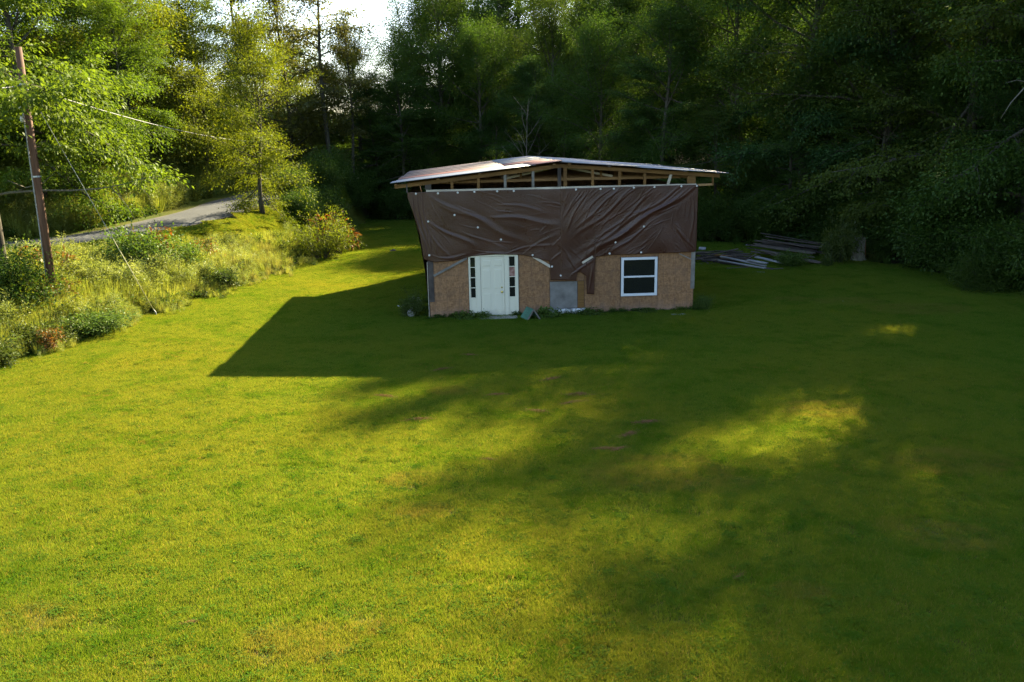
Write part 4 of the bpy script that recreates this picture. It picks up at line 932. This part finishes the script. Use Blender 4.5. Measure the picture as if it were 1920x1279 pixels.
# the tarp that slopes from the left eave to the foot of the side wall
V = []; F = []; nv, nz_ = 60, 24
for i in range(nv+1):
    v = -.05 + 10.6*i/nv
    for k in range(nz_+1):
        f = k/nz_; z = .72 + 3.44*f; V.append((-.035 - .50*f**1.5 + .02*math.sin(v*5+f*3)*(1-f), v, z))
F = [(i*(nz_+1)+k, (i+1)*(nz_+1)+k, (i+1)*(nz_+1)+k+1, i*(nz_+1)+k+1) for i in range(nv) for k in range(nz_)]
o = MB().add(V, F).build('tarp', TARP, None, True); o.location = (HX, HY, 0); o.rotation_euler.z = HA; o.modifiers.new('thick', 'SOLIDIFY').thickness = .002
tag(o, 'brown tarp hanging from the left eave down the side wall', 'tarp')

# ------------------------------------------------------------------ small things by the house
def hloc(u, v, z=0.0):
    c, s = math.cos(HA), math.sin(HA); return (HX + u*c - v*s, HY + u*s + v*c, z)
# green A-frame pet shelter
GREENP = wood_mat('green_painted_board', (.040, .125, .088), (.07, .19, .13), (20, 3, 20), .55, .2)
ps = empty('pet_shelter', hloc(3.34, -.80), HA + .35)
for s_ in (-1, 1):
    MB().bar((s_*.31, .12, .02), (s_*-.012, .12, .47), .025, .62, (0, 1, 0)).build('roof_panel', GREENP, ps)
    MB().bar((s_*.29, -.225, .02), (0, -.225, .445), .05, .03, (0, 1, 0)).build('front_trim', GREYW, ps)
MB().prism([(-.26, .03), (.26, .03), (0, .40)], .36, .38).build('back_panel', DARKW, ps); MB().box(-.27, .27, -.2, .38, .01, .03).build('floor_board', DARKW, ps)
MB().box(-.27, .27, -.235, -.21, .0, .05).build('front_sill', GREYW, ps)
ps.scale = (.82, .82, .82)
tag(ps, 'small green A-frame pet shelter on the grass right of the white door', 'pet shelter')
st = empty('doorstep', hloc(2.30, -.42), HA); bm = MB().box(-.62, .62, -.24, .24, -.08, .055); bm.build('slab', CONC, st, bevel=.02)
tag(st, 'low concrete doorstep on the ground below the white door', 'step')
# pale rags and broken pieces by the left corner
for k, (u, v, R, sq, lb) in enumerate([(-.62, .25, .12, (1.0, .4, 1.5), 'upright white rag caught in the weedy bush at the left corner of the house'), (-.50, .9, .13, (1.3, .5, .9), 'small white rag higher behind the weedy bush at the left corner'), (-.95, .75, .08, (1.6, .7, .5), 'flat pale scrap left of the weedy bush by the house')]):
    x, y, _ = hloc(u, v); o = lump('rag', x, y, R, CHALK, lb, 'rag', sq, 10+k); o.location.z += (.05, .42, .3)[k]
    for f in o.data.polygons: f.use_smooth = True
for k in range(7):
    u, v = 8.25 + .42*(k % 4)*.6 + .05*k, -.85 + .07*((k*3) % 4); x, y, _ = hloc(u, v)
    if k == 0: lump('plaster_scrap', x, y, .13, CHALK, 'pale crumbled scrap on the grass below the right end of the house', 'scrap', (2.2, .8, .22), 30)
    elif k == 6: lump('plaster_scrap', x+.35, y+.2, .06, CHALK, 'tiny pale crumb right of the crumbled scrap near the house corner', 'scrap', (1.4, .8, .4), 36)

# ------------------------------------------------------------------ scrap lumber heap
HEAPG = wood_mat('silvered_heap_board', (.050, .038, .028), (.135, .105, .080), (3, 40, 3), .85, .4)
HEAPD = wood_mat('dark_heap_board', (.03, .024, .019), (.075, .06, .048), (3, 40, 3), .9, .4)
rp = random.Random(12)
base_board = {}
for nm, m_ in (('grey', HEAPG), ('dark', HEAPD), ('white', WHITEB), ('brown', AMBER)):
    base_board[nm] = MB().box(-.5, .5, -.07, .07, -.014, .014).mesh('board_' + nm, m_, bevel=.004)
def board(kind, x, y, z, L, yaw, pitch=0.0, roll=0.0, label=None, wd=1.0, th=1.0, group='boards in the scrap lumber heap'):
    o = link(bpy.data.objects.new('board', base_board[kind])); o.location = (x, y, zt(x, y) + z); o.rotation_euler = (roll, pitch, yaw); o.scale = (L, wd, th)
    gen = {'grey': 'weathered grey board lying in the scrap lumber heap', 'dark': 'dark weathered board lying in the scrap lumber heap', 'brown': 'brown board lying in the scrap lumber heap', 'white': 'white flaking board lying in the scrap lumber heap'}
    return tag(o, label or gen[kind], 'board', group)
def line(kind, p, q, L=None, z0=0.0, z1=0.0, label=None, wd=1.0, th=1.0, roll=0.0):
    (x0, y0), (x1, y1) = p, q; dx, dy = x1-x0, y1-y0; ln = math.hypot(dx, dy)
    g0, g1 = zt(x0, y0)+z0, zt(x1, y1)+z1; xm, ym = (x0+x1)/2, (y0+y1)/2
    o = board(kind, xm, ym, (g0+g1)/2 - zt(xm, ym), math.hypot(ln, g1-g0), math.atan2(dy, dx), -math.atan2(g1-g0, ln), roll, label, wd, th); return o
# large sheets and long boards of the right part (heap rises to .8 m)
for k in range(26):
    f = k/25; x0 = 11.5 + 1.6*f + rp.uniform(-.3, .3); y0 = 40.4 + 2.6*f + rp.uniform(-.3, .3); L = rp.uniform(2.0, 3.3); a = -.32 + rp.uniform(-.16, .16)
    h = .10 + .55*math.sin(math.pi*min(1, f*.8+.15)) + rp.uniform(-.05, .1)
    line('grey' if rp.random() < .6 else 'dark', (x0, y0), (x0+L*math.cos(a), y0+L*math.sin(a)), None, h+.08, max(.04, h-.22), None, rp.uniform(.9, 1.9), 1.2, rp.uniform(-.2, .2))
line('dark', (12.7, 43.2), (15.6, 42.0), None, .95, .50, 'long dark board along the top rear of the lumber heap', 1.0, 1.4)
line('grey', (12.9, 43.0), (15.9, 41.6), None, .80, .42, 'long grey board under the top rear board of the lumber heap', 1.3, 1.4)
line('grey', (14.5, 41.8), (16.1, 41.7), None, .62, .60, 'short grey board at the top right end of the lumber heap', .8)
line('white', (11.45, 41.2), (12.6, 40.5), None, .62, .52, 'white flaking board on top of the lumber heap', 1.7, 1.5)
for k in range(4): line('grey', (11.9+k*.22, 40.4-k*.25), (13.5+k*.2, 38.9-k*.2), None, .46-.08*k, .20-.03*k, None, 2.6, 1.2, .05)
line('white', (11.35, 39.2), (12.7, 38.0), None, .30, .06, 'wide pale grey-white board leaning at the front of the lumber heap', 2.3, 1.5)
# white slatted pieces of the left part
line('white', (9.75, 39.3), (11.35, 37.5), None, .34, .13, 'long white board on the left front of the lumber heap, upper edge', 1.0, 2.0)
line('white', (9.55, 38.9), (11.25, 37.2), None, .22, .07, 'long white board on the left front of the lumber heap, lower edge', .8, 2.0)
line('white', (10.7, 38.2), (11.4, 37.55), None, .30, .24, 'short bright white board end at the left front of the lumber heap', 1.6, 2.2)
line('dark', (9.7, 39.0), (11.5, 37.05), None, .12, .05, None, 2.0, 2.0)
line('brown', (9.6, 39.8), (10.5, 39.4), None, .34, .30, 'brown board end at the left of the white slats', 1.2, 2.0)
line('grey', (9.5, 40.2), (10.9, 40.6), None, .30, .5, 'grey board sticking up to the right behind the white slats', .8, 1.5)
line('grey', (10.0, 39.4), (11.6, 39.3), None, .34, .32, None, .8); line('grey', (10.7, 38.7), (11.4, 39.3), None, .2, .42, 'thin grey stick propped across the middle of the lumber heap', .4, 1.0)
line('grey', (9.6, 37.5), (10.7, 37.75), None, .05, .07, 'grey board lying on the grass in front of the white slats', .7); line('grey', (11.4, 37.0), (12.0, 37.2), None, .05, .06, 'pale short board on the grass at the foot of the white slats', .7)
line('white', (10.45, 36.5), (10.95, 36.35), None, .03, .03, 'small white board piece on the grass before the heap', .8)
for k in range(34):
    x0 = 8.6 + rp.uniform(0, 2.0); y0 = 39.0 + rp.uniform(0, 2.6); L = rp.uniform(.6, 1.7); a = rp.uniform(-.6, .5)
    line(rp.choice(['dark', 'dark', 'grey']), (x0, y0), (x0+L*math.cos(a), y0+L*math.sin(a)), None, rp.uniform(.06, .35), rp.uniform(.05, .3), None, rp.uniform(.6, 1.4), 1.5)
for x, y, L, lb in [(9.2, 43.5, .6, 'white scrap of board at the dark forest foot right of the house'), (9.95, 44.0, .35, 'small pale scrap of board at the forest foot, right of the other white scrap'), (8.75, 44.4, .2, 'tiny white chip at the forest foot close to the house')]:
    board('white', x, y, .12, L, -.35, 0, .4, lb, 1.8, 2)
# rubble under the left part of the heap: uncountable bits
r = np.random.default_rng(77); bm = MB()
for k in range(260):
    x, y = r.normal(10.0, .8), r.normal(40.3, .9); s_ = r.uniform(.03, .10); z = zt(x, y) + max(0, .22*math.exp(-((x-10)/.9)**2-((y-40.3)/1)**2))*r.random(); a = r.random()*3
    bm.bar((x-s_*math.cos(a)*1.6, y-s_*math.sin(a)*1.6, z+.02), (x+s_*math.cos(a)*1.6, y+s_*math.sin(a)*1.6, z+.03+r.normal()*.02), s_, s_*.6, (0, 0, 1))
o = bm.build('rubble', DARKW); tag(o, 'dark broken rubble under the scrap lumber', 'rubble', kind='stuff')

# stump
def stump():
    e = empty('tree_stump', (16.25, 39.6, zt(16.25, 39.6)-.04), .4); b = MB(); n = 14; V = []; r = random.Random(3)
    rad = [.42, .30, .26, .25, .25]; zz = [0, .18, .5, .85, 1.0]
    for i in range(5):
        for k in range(n):
            a = 6.283*k/n; q = rad[i]*(1+.16*math.sin(k*2.1+i*.3)+.08*math.sin(k*5)); V.append((q*math.cos(a), q*math.sin(a), zz[i] if i < 4 else 1.0 + .35*r.random()*(1 if k % 3 else .2)))
    V.append((0, 0, .72)); F = [(i*n+k, i*n+(k+1) % n, (i+1)*n+(k+1) % n, (i+1)*n+k) for i in range(4) for k in range(n)] + [(4*n+k, 4*n+(k+1) % n, 5*n) for k in range(n)]
    b.add(V, F).build('bole', PALE, e)
    c = MB(); c.add([(.2, -.2, .1), (.36, -.12, .1), (.33, .05, .9), (.22, -.05, 1.12), (.16, -.14, .8)], [(0, 1, 2, 3, 4)]); c.bar((.26, -.14, .15), (.24, -.10, 1.05), .12, .05).build('split_face', bark_mat('rusty_heartwood', (.12, .045, .025), (.22, .09, .05)), e)
    tag(e, 'pale broken tree stump with a reddish split side, at the forest foot', 'stump')
stump()

# ------------------------------------------------------------------ utility pole, guy wire and cables
def pole_wood():
    t = NT('creosoted_pole'); p = t.scalev(t.obj(), (14, 14, .7)); a = t.noise(1.5, 4, p)
    return t.pbr(t.mix(t.ramp(a, .3, .7), (.075, .036, .022), (.17, .085, .05)), .8, normal=t.bump(a, .4, .01))
t = NT('galvanised_steel'); GALV = t.pbr((.42, .43, .44), .45, .6)
t = NT('weathered_cable'); CABLE = t.pbr((.34, .345, .35), .65)
t = NT('yellow_guard'); YEL = t.pbr((.48, .43, .20), .6)
pz = zt(-14.95, 27.5); top = at(38, 88, 27.5).z
up_ = empty('utility_pole', (-14.95, 27.5, pz - .1)); H = top - pz + .1
MB().tube([(0, 0, 0), (0, 0, H*.5), (0, 0, H)], [.132, .114, .096], 14).build('pole', pole_wood(), up_, True)
for z in (H-1.1, H-1.25, H-3.9): MB().tube([(0, 0, z-.025), (0, 0, z+.025)], .122 if z > H-2 else .135, 14).build('clamp', GALV, up_)
t = NT('white_porcelain'); PORC = t.pbr((.75, .74, .70), .3)
for z in (at(0, 193, 27.5).z - pz, at(0, 219, 27.5).z - pz):
    ins = MB().bar((-.12, -.02, z), (-.20, -.02, z), .04, .04).build('bracket', GALV, up_)
    MB().tube([(-.20, -.02, z-.10), (-.20, -.02, z-.04), (-.20, -.02, z+.04), (-.20, -.02, z+.10)], [.035, .05, .05, .035], 10).build('insulator', PORC, ins, True)
MB().tube([(-.17, .02, .0), (-.15, .02, H*.78)], .022, 6).build('ground_conduit', GALV, up_)
tag(up_, 'brown wooden utility pole standing in the weeds beside the road', 'pole')
g0 = Vector((-14.87, 27.45, at(50, 160, 27.5).z)); gd = Vector((-12.45, 29.35, zt(-12.45, 29.35)))
gw = empty('guy_wire', gd)
MB().tube([g0 - gd, (g0-gd)*.5, (0, 0, .0)], .008, 5).build('strand', CABLE, gw, True)
MB().tube([(g0-gd)*.36, (g0-gd)*.02], .014, 8).build('guard_sleeve', YEL, gw, True); MB().tube([(0, 0, -.1), (-.02, -.01, .12), (g0-gd)*.035], [.02, .02, .012], 6).build('anchor_rod', GALV, gw, True)
tag(gw, 'guy wire with a yellow guard sleeve running from the pole to the lawn edge', 'wire')
def cable(a, b, sag, rad, label):
    a, b = Vector(a), Vector(b); b_ = MB(); pts = []
    for k in range(25):
        f = k/24; p = a.lerp(b, f); p.z -= sag*4*f*(1-f); pts.append(p)
    o = b_.tube(pts, rad, 6).build('power_cable', CABLE, None, True); return tag(o, label, 'cable')
p0 = Vector((-14.85, 27.5, at(50, 163, 27.5).z)); p1 = at(560, 262, 72)
cable(p0, p1, .75, .015, 'thick grey service cable sagging from the pole into the roadside trees')
cable(p0 + Vector((-.2, 0, .05)), at(-120, 150, 24), .15, .014, 'thin cable running left from the pole out of the picture')
